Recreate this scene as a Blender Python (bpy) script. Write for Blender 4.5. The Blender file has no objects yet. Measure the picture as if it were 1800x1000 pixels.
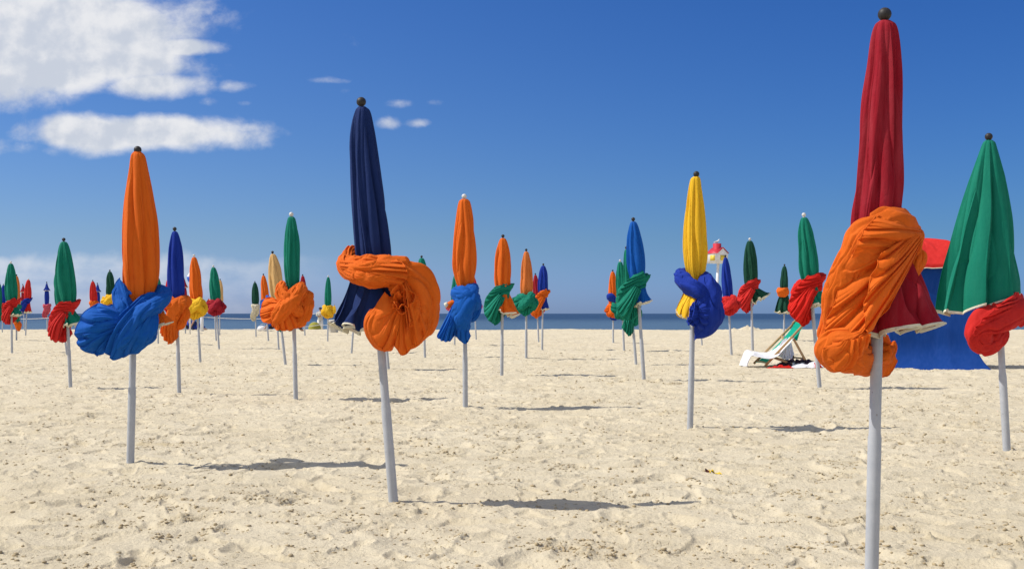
import bpy, math, random
import numpy as np
from mathutils import Vector
R = math.radians
# ------------------------------------------------------------------ camera
F = 2000.0          # focal length in photograph pixels (1800 wide)
CX, HY = 900.0, 551.0
CAMH = 1.1
scene = bpy.context.scene
col = scene.collection
cam_d = bpy.data.cameras.new('camera'); cam = bpy.data.objects.new('camera', cam_d); col.objects.link(cam)
cam.location = (0, 0, CAMH); cam.rotation_euler = (R(90), 0, 0)
cam_d.sensor_width = 36; cam_d.lens = 36*F/1800; cam_d.shift_y = (HY-500)/1800
cam_d.clip_start = .1; cam_d.clip_end = 60000
scene.camera = cam
# ------------------------------------------------------------------ sun
SUN_EL, SUN_AZ = 50.0, -88.0     # degrees; azimuth from +Y (view direction), negative = left
sun_d = bpy.data.lights.new('sun', 'SUN'); sun = bpy.data.objects.new('sun', sun_d); col.objects.link(sun)
sun_d.energy = 4.6; sun_d.angle = R(.53); sun_d.color = (1, .95, .87)
el, az = R(SUN_EL), R(SUN_AZ-3)
sd = Vector((math.sin(az)*math.cos(el), math.cos(az)*math.cos(el), math.sin(el)))   # towards the sun
sun.rotation_euler = sd.to_track_quat('Z', 'Y').to_euler()
# ------------------------------------------------------------------ exposure
scene.view_settings.view_transform = 'Standard'; scene.view_settings.look = 'None'
scene.view_settings.exposure = 0.0; scene.view_settings.gamma = 1.0
# ------------------------------------------------------------------ world: Nishita sky + clouds placed by direction
world = bpy.data.worlds.new("World"); scene.world = world; world.use_nodes = True
class NT:
    def __init__(s, nt): s.nt = nt
    def n(s, t, **kw):
        nd = s.nt.nodes.new(t)
        for k, v in kw.items(): setattr(nd, k, v)
        return nd
    def set(s, sock, v):
        if isinstance(v, bpy.types.NodeSocket): s.nt.links.new(v, sock)
        elif v is not None: sock.default_value = v
    def m(s, op, a, b=None, c=None, clamp=False):
        nd = s.n('ShaderNodeMath', operation=op, use_clamp=clamp)
        s.set(nd.inputs[0], a); s.set(nd.inputs[1], b); s.set(nd.inputs[2], c)
        return nd.outputs[0]
    def noise(s, vec, scale, detail=4, rough=.5, dist=0, dim='3D'):
        nd = s.n('ShaderNodeTexNoise', noise_dimensions=dim)
        s.set(nd.inputs['Vector'], vec); nd.inputs['Scale'].default_value = scale
        nd.inputs['Detail'].default_value = detail; nd.inputs['Roughness'].default_value = rough
        nd.inputs['Distortion'].default_value = dist
        return nd.outputs['Fac']
    def ramp(s, x, a, b, lo=0., hi=1., smooth=True):
        nd = s.n('ShaderNodeMapRange', interpolation_type='SMOOTHSTEP' if smooth else 'LINEAR')
        s.set(nd.inputs[0], x); nd.inputs[1].default_value = a; nd.inputs[2].default_value = b
        nd.inputs[3].default_value = lo; nd.inputs[4].default_value = hi
        return nd.outputs[0]
    def mix(s, f, a, b, typ='MIX'):
        nd = s.n('ShaderNodeMix', data_type='RGBA', blend_type=typ)
        s.set(nd.inputs[0], f); s.set(nd.inputs[6], a); s.set(nd.inputs[7], b)
        return nd.outputs[2]
    def comb(s, x, y, z):
        nd = s.n('ShaderNodeCombineXYZ'); s.set(nd.inputs[0], x); s.set(nd.inputs[1], y); s.set(nd.inputs[2], z)
        return nd.outputs[0]
def build_world():
    nt = world.node_tree; nt.nodes.clear(); g = NT(nt)
    sky = g.n('ShaderNodeTexSky', sky_type='NISHITA'); sky.sun_disc = False
    sky.sun_elevation = R(SUN_EL); sky.sun_rotation = R(SUN_AZ)
    sky.air_density = 1.0; sky.dust_density = .35; sky.ozone_density = 2.2; sky.altitude = 0
    hs = g.n('ShaderNodeHueSaturation'); hs.inputs['Saturation'].default_value = 1.16; hs.inputs['Value'].default_value = .92
    nt.links.new(sky.outputs[0], hs.inputs['Color'])
    tc = g.n('ShaderNodeTexCoord'); sp = g.n('ShaderNodeSeparateXYZ'); nt.links.new(tc.outputs['Generated'], sp.inputs[0])
    X, Y, Z = sp.outputs
    yy = g.m('MAXIMUM', Y, .05)
    u = g.m('DIVIDE', X, yy); v = g.m('DIVIDE', Z, yy)      # slopes of the viewing direction
    front = g.ramp(Y, .05, .2)
    t1 = g.mix(g.ramp(Z, .0, .07), (.52, .86, 1.95, 1), (.50, .80, 1.30, 1))
    t1 = g.mix(g.ramp(Z, .06, .28, smooth=False), t1, (.41, .78, 1.36, 1))
    t2 = g.mix(g.ramp(X, -.45, .45), (1.27, 1.03, .97, 1), (.72, .80, .89, 1))
    tint = g.mix(1.0, g.mix(1.0, hs.outputs[0], t1, 'MULTIPLY'), t2, 'MULTIPLY')
    bg = g.n('ShaderNodeBackground'); nt.links.new(tint, bg.inputs[0]); bg.inputs[1].default_value = SKY_STR
    P = g.comb(u, v, 0)
    n1 = g.noise(g.comb(g.m('MULTIPLY', u, .75), v, 0), 15, 7, .56, .25)
    n2 = g.noise(P, 5.5, 3, .5)
    n3 = g.noise(g.comb(g.m('MULTIPLY', u, .7), v, 3.), 40, 6, .65, .2)
    # cloud ellipses: centre px, py, radius px, py, strength
    E = [(40, 50, 270, 92, 1.35), (0, 115, 220, 38, 1.2), (200, 95, 150, 60, 1.1), (268, 150, 90, 26, 1.0), (110, 125, 160, 38, 1.0), (318, 84, 70, 17, 1.15), (235, 62, 90, 36, .95), (-60, 90, 160, 95, 1.3),
         (245, 234, 190, 30, 1.15), (120, 232, 60, 28, 1.1), (425, 226, 50, 14, .7), (250, 0, 80, 12, .6),
         (30, 262, 100, 18, .62), (-30, 258, 80, 22, .7),
         (425, 152, 48, 14, .60), (368, 180, 34, 12, .52), (435, 182, 20, 8, .45), (676, 217, 26, 12, .52), (737, 215, 24, 9, .49), (575, 142, 50, 8, .42),
         (598, 160, 36, 10, .38), (712, 182, 36, 10, .40), (765, 181, 26, 9, .42)]
    tot = None
    for (cx, cy, rx, ry, st) in E:
        a = g.m('MULTIPLY', g.m('SUBTRACT', u, (cx-CX)/F), F/rx)
        b = g.m('MULTIPLY', g.m('SUBTRACT', v, (HY-cy)/F), F/ry)
        d2 = g.m('ADD', g.m('MULTIPLY', a, a), g.m('MULTIPLY', b, b))
        e = g.m('MULTIPLY', g.m('EXPONENT', g.m('MULTIPLY', d2, -.62)), st)
        tot = e if tot is None else g.m('MAXIMUM', tot, e)
    base = g.m('ADD', tot, g.m('MULTIPLY', g.m('SUBTRACT', n1, .5), 1.5))
    base = g.m('ADD', base, g.m('MULTIPLY', g.m('SUBTRACT', n3, .5), .45))
    mask = g.ramp(base, .34, .86)
    # soft bank low on the left, another whisper over the right
    bank_top = g.m('ADD', .052, g.m('MULTIPLY', g.m('SUBTRACT', g.noise(P, 12, 7, .62), .5), .045))
    bb = g.m('SUBTRACT', bank_top, v)
    bmask = g.m('MULTIPLY', g.ramp(bb, -.002, .010), g.ramp(v, -.02, .045, .25, 1.))
    bmask = g.m('MULTIPLY', bmask, g.ramp(u, -.30, -.13, 1., 0.))
    bmask = g.m('MULTIPLY', bmask, g.ramp(g.noise(g.comb(g.m('MULTIPLY', u, .5), v, 7.), 30, 5, .6), .3, .65, .10, .52))
    allm = g.m('MAXIMUM', g.m('MULTIPLY', mask, .96), bmask)
    allm = g.m('MULTIPLY', allm, front)
    # broken cloud added out of view, overhead and behind, to raise neutral fill light
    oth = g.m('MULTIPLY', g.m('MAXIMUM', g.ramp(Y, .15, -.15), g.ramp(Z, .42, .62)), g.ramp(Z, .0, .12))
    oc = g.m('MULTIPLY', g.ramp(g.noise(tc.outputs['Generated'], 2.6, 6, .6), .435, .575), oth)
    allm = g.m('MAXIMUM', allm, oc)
    # thickness shading of clouds: relief from the noise, brighter tops, greyer bellies
    rel = g.m('SUBTRACT', g.noise(P, 22, 6, .55), g.noise(g.comb(g.m('ADD', u, .006), g.m('SUBTRACT', v, .010), 0), 22, 6, .55))
    sh = g.m('ADD', g.ramp(g.m('ADD', g.m('MULTIPLY', rel, 1.7), g.m('ADD', n2, g.m('MULTIPLY', base, -.16))), .1, .62, 0, 1), 0)
    cc = g.mix(sh, (.60, .645, .73, 1), (.84, .845, .865, 1))
    bg2 = g.n('ShaderNodeBackground'); nt.links.new(cc, bg2.inputs[0]); bg2.inputs[1].default_value = 1.0
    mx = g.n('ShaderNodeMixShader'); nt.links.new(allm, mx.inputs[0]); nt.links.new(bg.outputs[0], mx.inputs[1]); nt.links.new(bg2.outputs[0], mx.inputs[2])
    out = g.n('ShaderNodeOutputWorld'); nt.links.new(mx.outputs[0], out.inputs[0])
SKY_STR = .085
build_world()

# ------------------------------------------------------------------ numpy noise
_rng = np.random.RandomState(7)
_perm = np.tile(_rng.permutation(256), 3).astype(np.int64)
_grad = _rng.normal(size=(256, 3)); _grad /= np.linalg.norm(_grad, axis=1)[:, None]
def perlin(x, y, z=0.0):
    x, y, z = np.broadcast_arrays(np.asarray(x, float), np.asarray(y, float), np.asarray(z, float))
    xi, yi, zi = np.floor(x).astype(np.int64), np.floor(y).astype(np.int64), np.floor(z).astype(np.int64)
    xf, yf, zf = x-xi, y-yi, z-zi
    xi &= 255; yi &= 255; zi &= 255
    f = lambda t: t*t*t*(t*(t*6-15)+10)
    u, v, w = f(xf), f(yf), f(zf)
    def gr(i, j, k, a, b, c):
        g = _grad[_perm[_perm[_perm[xi+i]+yi+j]+zi+k]]
        return g[..., 0]*a+g[..., 1]*b+g[..., 2]*c
    def lx(j, k): return gr(0, j, k, xf, yf-j, zf-k)*(1-u)+gr(1, j, k, xf-1, yf-j, zf-k)*u
    return ((lx(0, 0)*(1-v)+lx(1, 0)*v)*(1-w)+(lx(0, 1)*(1-v)+lx(1, 1)*v)*w)*1.6
def fbm(x, y, z=0.0, o=4):
    s = 0; a = 1.
    for i in range(o):
        s = s+a*perlin(np.asarray(x)*2**i+i*17.3, np.asarray(y)*2**i+i*5.1, np.asarray(z)*2**i); a *= .5
    return s
def sstep(a, b, x):
    t = np.clip((x-a)/(b-a), 0, 1); return t*t*(3-2*t)

# ------------------------------------------------------------------ mesh helpers
class MB:
    """collects surfaces, builds one mesh object"""
    def __init__(s): s.v = []; s.q = []; s.g = []; s.n = 0
    def add(s, V, Fc):
        V = np.asarray(V, float).reshape(-1, 3); s.v.append(V)
        s.g += [[int(i)+s.n for i in f] for f in Fc]; s.n += len(V)
    def grid(s, P, wrap_u=False, wrap_v=False):          # P[rows, cols, 3]
        r, c = P.shape[:2]
        idx = np.arange(r*c).reshape(r, c)
        if wrap_v: idx = np.vstack([idx, idx[:1]])
        if wrap_u: idx = np.hstack([idx, idx[:, :1]])
        q = np.stack([idx[:-1, :-1], idx[:-1, 1:], idx[1:, 1:], idx[1:, :-1]], -1).reshape(-1, 4)
        s.v.append(P.reshape(-1, 3)); s.q.append(q+s.n); s.n += r*c
    def box(s, c, d, rot=None):
        x, y, z = [k/2 for k in d]
        V = np.array([(a*x, b*y, e*z) for a in (-1, 1) for b in (-1, 1) for e in (-1, 1)], float)
        if rot is not None: V = V@np.array(rot).T
        s.add(V+np.array(c), [(0, 1, 3, 2), (4, 6, 7, 5), (0, 4, 5, 1), (2, 3, 7, 6), (0, 2, 6, 4), (1, 5, 7, 3)])
    def build(s, name, mat, parent=None, smooth=True):
        me = bpy.data.meshes.new(name); V = np.concatenate(s.v).astype(np.float32)
        Q = np.concatenate(s.q) if s.q else np.zeros((0, 4), int)
        lens = np.concatenate([np.full(len(Q), 4), np.array([len(g) for g in s.g], int)]).astype(int)
        li = np.concatenate([Q.ravel(), np.array([i for g in s.g for i in g], int)]).astype(np.int32)
        me.vertices.add(len(V)); me.vertices.foreach_set('co', V.ravel())
        me.loops.add(len(li)); me.loops.foreach_set('vertex_index', li)
        me.polygons.add(len(lens)); me.polygons.foreach_set('loop_start', (np.cumsum(lens)-lens).astype(np.int32))
        if smooth: me.polygons.foreach_set('use_smooth', np.ones(len(lens), bool))
        me.update(); me.validate()
        o = bpy.data.objects.new(name, me); col.objects.link(o); me.materials.append(mat)
        if parent is not None: o.parent = parent
        return o
def tag(o, label=None, cat=None, group=None, kind=None):
    if label: o['label'] = label
    if cat: o['category'] = cat
    if group: o['group'] = group
    if kind: o['kind'] = kind
    return o
def empty(name, loc, label, cat, group=None):
    o = bpy.data.objects.new(name, None); col.objects.link(o); o.location = loc; o.empty_display_size = .1
    return tag(o, label, cat, group)
def catmull(P, n):
    P = np.asarray(P, float); Q = np.vstack([2*P[0]-P[1], P, 2*P[-1]-P[-2]])
    seg = np.linalg.norm(np.diff(P[:, :3], axis=0), axis=1); cum = np.concatenate([[0], np.cumsum(seg)])
    t = np.linspace(0, cum[-1], n); out = []
    i = np.clip(np.searchsorted(cum, t, side='right')-1, 0, len(seg)-1)
    f = ((t-cum[i])/np.maximum(seg[i], 1e-9))[:, None]
    p0, p1, p2, p3 = Q[i], Q[i+1], Q[i+2], Q[i+3]
    return .5*((2*p1)+(-p0+p2)*f+(2*p0-5*p1+4*p2-p3)*f*f+(-p0+3*p1-3*p2+p3)*f**3), t
def rings(mb, pts, n=16, cap=True):
    """simple round tube: pts rows of x,y,z,r"""
    pts = np.asarray(pts, float); T = np.gradient(pts[:, :3], axis=0); T /= np.linalg.norm(T, axis=1)[:, None]
    up = np.array([0, 0, 1.]) if abs(T[0][2]) < .9 else np.array([0, 1., 0])
    th = np.linspace(0, 2*math.pi, n, endpoint=False); rows = []
    for p, t in zip(pts, T):
        a = np.cross(t, up); a /= np.linalg.norm(a); b = np.cross(t, a)
        rows.append(p[:3]+p[3]*(np.cos(th)[:, None]*a+np.sin(th)[:, None]*b))
    Pm = np.array(rows)
    if cap:
        Pm = np.concatenate([np.repeat(pts[None, :1, :3], n, 1).reshape(1, n, 3), Pm, np.repeat(pts[None, -1:, :3], n, 1).reshape(1, n, 3)])
    mb.grid(Pm, wrap_u=True)

# ------------------------------------------------------------------ materials
_mats = {}
def bsdf_mat(name, color, rough=.6, spec=.3, metal=0.):
    if name in _mats: return _mats[name]
    m = bpy.data.materials.new(name); m.use_nodes = True; b = m.node_tree.nodes['Principled BSDF']
    b.inputs['Base Color'].default_value = (*color, 1); b.inputs['Roughness'].default_value = rough
    b.inputs['Specular IOR Level'].default_value = spec; b.inputs['Metallic'].default_value = metal
    g = NT(m.node_tree); tc = g.n('ShaderNodeTexCoord')
    nf = g.noise(tc.outputs['Object'], 9, 5, .6)
    c = g.mix(1.0, (*color, 1), g.mix(nf, (.82, .82, .82, 1), (1.14, 1.14, 1.14, 1)), 'MULTIPLY')
    m.node_tree.links.new(c, b.inputs['Base Color'])
    _mats[name] = m; return m
def cloth_mat(name, color, trans=.22, fade=.25, tcol=None, lined=False, bump=.38):
    if name in _mats: return _mats[name]
    m = bpy.data.materials.new('cloth_'+name); m.use_nodes = True; nt = m.node_tree; b = nt.nodes['Principled BSDF']; g = NT(nt)
    tc = g.n('ShaderNodeTexCoord'); ob = tc.outputs['Object']
    geo = g.n('ShaderNodeNewGeometry'); pos = geo.outputs['Position']
    c0 = np.array(color); pale = tuple(np.clip(c0*1.10+.007+.07*max(0, fade-.25), 0, .9)); dark = tuple(c0*.84)
    mp = g.n('ShaderNodeMapping'); nt.links.new(ob, mp.inputs[0]); mp.inputs['Scale'].default_value = (9, 9, 1.6)
    st = g.noise(mp.outputs[0], 2.2, 6, .6)
    lo = g.noise(ob, 2.3, 4, .6)
    c = g.mix(g.ramp(st, .35, .75), (*color, 1), (*pale, 1))
    c = g.mix(g.m('MULTIPLY', g.ramp(lo, .45, .75), .55), c, (*dark, 1))
    if lined: c = g.mix(geo.outputs['Backfacing'], c, (*COL['lining'], 1))
    nt.links.new(c, b.inputs['Base Color'])
    b.inputs['Roughness'].default_value = .82; b.inputs['Specular IOR Level'].default_value = .18
    b.inputs['Sheen Weight'].default_value = .02; b.inputs['Sheen Roughness'].default_value = .45
    # weave + small wrinkles
    w1 = g.noise(ob, 420, 2, .5); wr = g.noise(ob, 26, 6, .62, .6); wr2 = g.noise(mp.outputs[0], 3.5, 5, .6, .5)
    h = g.m('ADD', g.m('MULTIPLY', wr, .55), g.m('ADD', g.m('MULTIPLY', w1, .03), g.m('MULTIPLY', wr2, .55)))
    bp = g.n('ShaderNodeBump'); bp.inputs['Strength'].default_value = bump; bp.inputs['Distance'].default_value = .014
    nt.links.new(h, bp.inputs['Height']); nt.links.new(bp.outputs[0], b.inputs['Normal'])
    tr = g.n('ShaderNodeBsdfTranslucent')
    tr.inputs[0].default_value = (*(tcol or tuple(np.clip(c0*1.25, 0, 1))), 1)
    mx = g.n('ShaderNodeMixShader'); mx.inputs[0].default_value = trans
    nt.links.new(b.outputs[0], mx.inputs[1]); nt.links.new(tr.outputs[0], mx.inputs[2])
    nt.links.new(mx.outputs[0], nt.nodes['Material Output'].inputs[0])
    _mats[name] = m; return m
COL = dict(orange=(.72, .135, .008), paleorange=(.66, .18, .035), blue=(.003, .095, .42), royal=(.007, .033, .30), navy=(.009, .027, .120), green=(.004, .190, .120),
           darkgreen=(.008, .062, .036), red=(.58, .022, .018), crimson=(.34, .012, .025), scarlet=(.62, .015, .008), maroon=(.31, .006, .018),
           yellow=(.80, .47, .02), beige=(.66, .42, .17), cream=(.66, .60, .44), pink=(.58, .09, .12), hem=(.74, .70, .54), lining=(.60, .54, .36), white=(.78, .78, .80), teal=(.0, .42, .26))
def cll(n): return cl(n)
def cl(n): return cloth_mat(n, COL[n], .10 if n in ('hem',) else .14, fade=.5 if n in ('maroon', 'paleorange') else .25)
POLE = bsdf_mat('painted_pole', (.40, .42, .45), .45, .4)
def _rust():
    nt = POLE.node_tree; b = nt.nodes['Principled BSDF']; g = NT(nt); tc = g.n('ShaderNodeTexCoord'); src = b.inputs['Base Color'].links[0].from_socket
    f = g.m('MULTIPLY', g.ramp(g.noise(tc.outputs['Object'], 38, 4, .6), .66, .71), g.ramp(g.noise(tc.outputs['Object'], 3.1, 3, .6), .48, .62))
    sc = g.ramp(g.noise(tc.outputs['Object'], 14, 6, .7), .35, .75)
    c = g.mix(g.m('MULTIPLY', sc, .4), src, (.55, .56, .57, 1)); c = g.mix(f, c, (.10, .045, .02, 1)); nt.links.new(c, b.inputs['Base Color'])
_rust()
BALLB = bsdf_mat('dark_wood_ball', (.025, .022, .02), .55, .35)
BALLW = bsdf_mat('white_ball', (.62, .60, .56), .4, .4)
WOOD = bsdf_mat('weathered_wood', (.36, .22, .11), .6, .3)

# ------------------------------------------------------------------ cloth primitives (units: photograph pixels at the thing's own distance)
def saw(x, drop=.17):
    """layered folds: rises over each period, then drops under the next layer"""
    f = x-np.floor(x)
    up = np.clip(f/(1-drop), 0, 1)
    return np.where(f < 1-drop, np.sin(up*math.pi*.5)**.8, .5+.5*np.cos(math.pi*(f-(1-drop))/drop))
def wrinkle(th, s, seed, k=1.9, tw=.0, m=.35):
    """overlapping folds running along s; returns height and an angular shear that makes the folds overhang"""
    N = max(3, int(round(k*3.1))); sg = 1 if math.sin(seed*9) > 0 else -1
    c, d = np.cos(th), np.sin(th)
    wp = 1.35*perlin(c*.75+seed, d*.75, s*.38)+.55*perlin(c*1.8-seed, d*1.8, s*.75+4)
    x = sg*N*th/(2*math.pi)+tw*s*N/6.28+wp+seed
    A1 = .35+.75*np.clip(.5+1.1*perlin(c*1.1+5, d*1.1+seed, s*.5), 0, 1)
    N2 = 2*N+1
    x2 = -sg*N2*th/(2*math.pi)+tw*s*N2/6.28+1.6*perlin(c*1.2+seed*2, d*1.2, s*.5+8)+seed*2
    A2 = np.clip(.1+1.5*perlin(c*1.5+9, d*1.5-seed, s*.7), 0, 1)
    x3 = (N+2)*th/(2*math.pi)+1.2*s*.25+2.2*perlin(c+seed*4, d, s*.6+18)
    A3 = np.clip(1.6*perlin(c*1.3+19, d*1.3+seed, s*.8)-.15, 0, 1)
    h1 = saw(x); h = A1*h1+.34*A2*saw(x2, .3)+.40*A3*saw(x3, .22)
    h = h-.62
    return h, -sg*(h1-.5)*A1
def frames(P, up0=None):
    T = np.gradient(P, axis=0); T /= np.maximum(np.linalg.norm(T, axis=1), 1e-9)[:, None]
    N = np.zeros_like(P)
    y = np.array([0, 1., 0]); n0 = np.cross(T[0], y) if up0 is None else np.array(up0, float)
    if np.linalg.norm(n0) < .2: n0 = np.array([0, 0, 1.])
    n0 -= T[0]*np.dot(T[0], n0); N[0] = n0/np.linalg.norm(n0)
    for i in range(1, len(P)):
        v = N[i-1]-T[i]*np.dot(N[i-1], T[i]); N[i] = v/np.linalg.norm(v)
    return T, N, np.cross(T, N)
class Px:
    """maps photograph pixels (x, y) and w (pixels towards the camera) at one distance to metres relative to origin"""
    def __init__(s, bx, by, D=None):
        s.D = D or F*CAMH/(by-HY); s.k = s.D/F; s.bx = bx
        s.org = np.array([(bx-CX)*s.k, s.D, 0.])
    def __call__(s, A):
        A = np.asarray(A, float)
        return np.stack([(A[..., 0]-CX)*s.k, s.D-A[..., 2]*s.k, CAMH+(HY-A[..., 1])*s.k], -1)-s.org
    def flip(s, A):      # px space as x, w->-y, z up: convenient internal right-handed space
        return A
def tube(mb, px, pts, n=160, m=96, amp=.22, k=1.7, tw=.0, seed=1., mm=.30, tip=.18, up0=None, closed_end=True, strands=None, gap=.60):
    """bunched cloth swept along pts rows (x, y, w, a, b); a = half width in the picture plane, b = half depth"""
    C, t = catmull(pts, n)
    P = C[:, :3].copy(); P = np.stack([P[:, 0], -P[:, 2], -P[:, 1]], 1)       # x, depth, up
    a = np.maximum(C[:, 3], .3); b = np.maximum(C[:, 4], .3)
    T, N, B = frames(P, up0)
    th = np.linspace(0, 2*math.pi, m, endpoint=False)[None]
    rr = (a+b)/2; s = np.concatenate([[0], np.cumsum(np.diff(t)/((rr[1:]+rr[:-1])/2))])[:, None]
    w, n1 = wrinkle(th, s, seed, k, tw, mm)
    w = w*amp*1.25; th = th+(.9/max(3, k*3.1))*n1
    env = np.minimum(1, np.minimum(np.arange(n), np.arange(n)[::-1])[:, None]/(n*tip)) if closed_end else np.ones((n, 1))
    env = np.sqrt(np.clip(env, 0.003, 1)*(2-np.clip(env, 0, 1)))
    sc = (1+w)*env
    if strands:
        ns = max(24, int(n*.8)); ii = np.linspace(0, n-1, ns); lo = np.floor(ii).astype(int).clip(0, n-2); fr = (ii-lo)[:, None]
        L_ = lambda A: A[lo]*(1-fr)+A[lo+1]*fr if A.ndim == 2 else A[lo]*(1-fr[:, 0])+A[lo+1]*fr[:, 0]
        Ps, Ns, Bs, as_, bs, ss = L_(P), L_(N), L_(B), L_(a), L_(b), L_(s)[:, 0]
        Ns /= np.linalg.norm(Ns, axis=1)[:, None]; Bs /= np.linalg.norm(Bs, axis=1)[:, None]
        en = np.sqrt(np.clip(np.minimum(np.arange(ns), np.arange(ns)[::-1])/(ns*tip*.8), 0, 1)); en = np.maximum(en, .02)
        ms = max(10, int(m*.22)); t2 = np.linspace(0, 2*math.pi, ms, endpoint=False)[None]
        for q_ in range(strands):
            sq = seed*7.3+q_*3.17
            ph = 2*math.pi*(q_+.5*math.sin(sq*5))/strands+(tw+.10)*ss+.75*perlin(ss*.30+sq, sq, .5)+.25*perlin(ss*.9+sq, sq, 4.5)
            wd = .36*(1+.75*perlin(ss*.42+sq*2, 3.3, sq))*(6.5/strands)**.5*(.65+.75*((q_*.618+seed) % 1))
            rd = gap*(1+.22*perlin(ss*.4+sq, 7.1, sq))
            cen = Ps+(as_*np.cos(ph)*rd*en)[:, None]*Ns+(bs*np.sin(ph)*rd*en)[:, None]*Bs
            er = np.cos(ph)[:, None]*Ns+np.sin(ph)[:, None]*Bs; et = -np.sin(ph)[:, None]*Ns+np.cos(ph)[:, None]*Bs
            rad = np.minimum(as_, bs)*.5+(as_+bs)*.25
            wt_ = (rad*wd*1.28*en)[:, None, None]; wr_ = (rad*wd*1.12*en)[:, None, None]
            lean_ = .45*math.sin(sq*3)
            c2, s2 = np.cos(t2)[..., None], np.sin(t2)[..., None]
            aa = t2+.5*perlin(ss[:, None]*.5, sq, 2.2)
            bump_ = np.minimum(np.abs(perlin(np.cos(aa)*1.25+sq, np.sin(aa)*1.25, ss[:, None]*.42))*2.2, 1.1)**.6
            bump_ = (.76+.40*bump_+.12*perlin(np.cos(t2)*.8+sq, np.sin(t2)*.8, ss[:, None]*1.1))[..., None]
            Qs = cen[:, None]+(et[:, None]*(c2+lean_*s2)*wt_+er[:, None]*s2*wr_)*bump_
            mb.grid(px(np.stack([Qs[..., 0], -Qs[..., 2], -Qs[..., 1]], -1)), wrap_u=True)
        sc_core = .90
    else: sc_core = 1.
    big = .22*perlin(np.cos(th)*.9+seed*5, np.sin(th)*.9, s*.55)
    sc = sc*(1+big)*sc_core
    Q = P[:, None]+(a[:, None]*np.cos(th)*sc)[..., None]*N[:, None]+(b[:, None]*np.sin(th)*sc)[..., None]*B[:, None]
    mb.grid(px(np.stack([Q[..., 0], -Q[..., 2], -Q[..., 1]], -1)), wrap_u=True)
def fan(mb, px, A, Bc, nu=140, nt=80, bulge=10, folds=7, amp=5, seed=1., ampA=.15, pw=1., curl=0., thick=0.):
    """cloth spread between curve A (gathered) and curve Bc (hem). rows x,y,w. Folds run from A to Bc."""
    if len(A) == 1: A = [A[0], tuple(np.array(A[0])+.4)]
    CA, _ = catmull(A, nu); CB, _ = catmull(Bc, nu)
    u = np.linspace(0, 1, nu)[None]; t = np.linspace(0, 1, nt)[:, None]
    tt = t**pw
    base = CA[None]*(1-tt)[..., None]+CB[None]*tt[..., None]
    sg = 1 if math.sin(seed*7) > 0 else -1
    x = sg*u*folds+.9*perlin(u*2.2+seed, t*.9, seed)+.35*perlin(u*6, t*1.6, seed+4)+seed
    f1 = saw(x, .2)-.5
    A2 = np.clip(.3+1.2*perlin(u*3+seed, t*1.2, 7.), 0, 1)
    f2 = A2*(saw(-sg*u*folds*2.3+1.2*perlin(u*3, t*1.4, seed+9)+seed, .3)-.4)
    g = (ampA+(1-ampA)*t); ph = x*2*math.pi
    amp = amp*1.5
    d = amp*g*(f1+.45*f2)+bulge*np.sin(math.pi*np.clip(t*.92, 0, 1))*np.sin(math.pi*u)**.6
    # in-plane sway makes the folds overlap
    du = np.gradient(base, axis=1); du /= np.maximum(np.linalg.norm(du, axis=2), 1e-6)[..., None]
    sway = -sg*curl*1.4*g*f1*2
    Pp = base+du*sway[..., None]
    Pp[..., 2] += d
    Pp[..., 1] += .25*amp*g*f1*t
    mb.grid(px(Pp))
    if thick > 0:
        e = Pp[-1]; L = np.zeros((len(e), 4)); L[:, :3] = px(e); L[:, 3] = thick*px.k; rings(mb, L, 6)
def loft(mb, px, prof, n=220, m=160, amp=.13, nf=8, tw=.15, seed=1., sfold=0., flatten=.85, wr=.08, vcut=None, ret=False, t0=0., t1=1., off=0., hg=0., hy=0.):
    """vertical folded canopy. prof rows (y, xl, xr); optional hem tilt by rows (y, xl, xr, dy) with dy = extra drop at right side"""
    prof = [tuple(p)+(0.,)*(4-len(p)) for p in prof]
    Pp = np.array([((a+b)/2, y, 0, (b-a)/2, d) for y, a, b, d in prof])
    C, tt = catmull(Pp, n)
    if t0 > 0 or t1 < 1:
        i0, i1 = t0*(n-1), t1*(n-1); ii = np.linspace(i0, i1, max(6, int((i1-i0)))); lo = np.floor(ii).astype(int).clip(0, n-2); fr = (ii-lo)[:, None]
        C = C[lo]*(1-fr)+C[lo+1]*fr; tt = tt[lo]*(1-fr[:, 0])+tt[lo+1]*fr[:, 0]
    th = np.linspace(0, 2*math.pi, m, endpoint=False)[None]
    H = max(prof[-1][0]-prof[0][0], 1); s = (tt/H)[:, None]
    gw = sstep(0, .25, s); grow = sstep(0, .25, s)
    ph = th*nf/2+tw*8*s+1.1*perlin(np.cos(th)*1.2+seed, np.sin(th)*1.2, s*1.6)+seed
    f1 = np.abs(np.sin(ph))**.7-.62
    a2 = th+tw*2*s
    f2 = np.minimum(np.abs(perlin(1.7*np.cos(a2)+seed*3, 1.7*np.sin(a2), s*1.5+seed))*2.1, 1.2)**.55-.6
    f3 = (np.abs(perlin(4*np.cos(a2)+seed*7, 4*np.sin(a2), s*2.2+seed))*1.6)**.7-.5
    r = C[:, 3][:, None]*(1+amp*(.45+.55*grow)*f1*2.0*(1+hg*s**1.5)+wr*(f2*2.3+.35*f3)*(.3+.7*grow))
    r = r*.95+off
    tho = th+(.07+sfold*s**1.5)*np.sin(2*ph+.9)
    # front faces the camera at th=-90deg ; x = cos, w = sin
    X = C[:, 0][:, None]+r*np.cos(tho); W = flatten*r*np.sin(tho)
    Yp = C[:, 1][:, None]+C[:, 4][:, None]*np.cos(tho)-hy*(s**4)*C[:, 3][:, None]*(f1+.5*f2)
    if vcut is not None:     # lower edge wobble
        Yp = Yp+vcut*(s**6)*np.sin(th*2+seed)
    Q = np.stack([X, Yp, W], -1)
    if ret: return Q
    mb.grid(px(Q), wrap_u=True)
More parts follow.
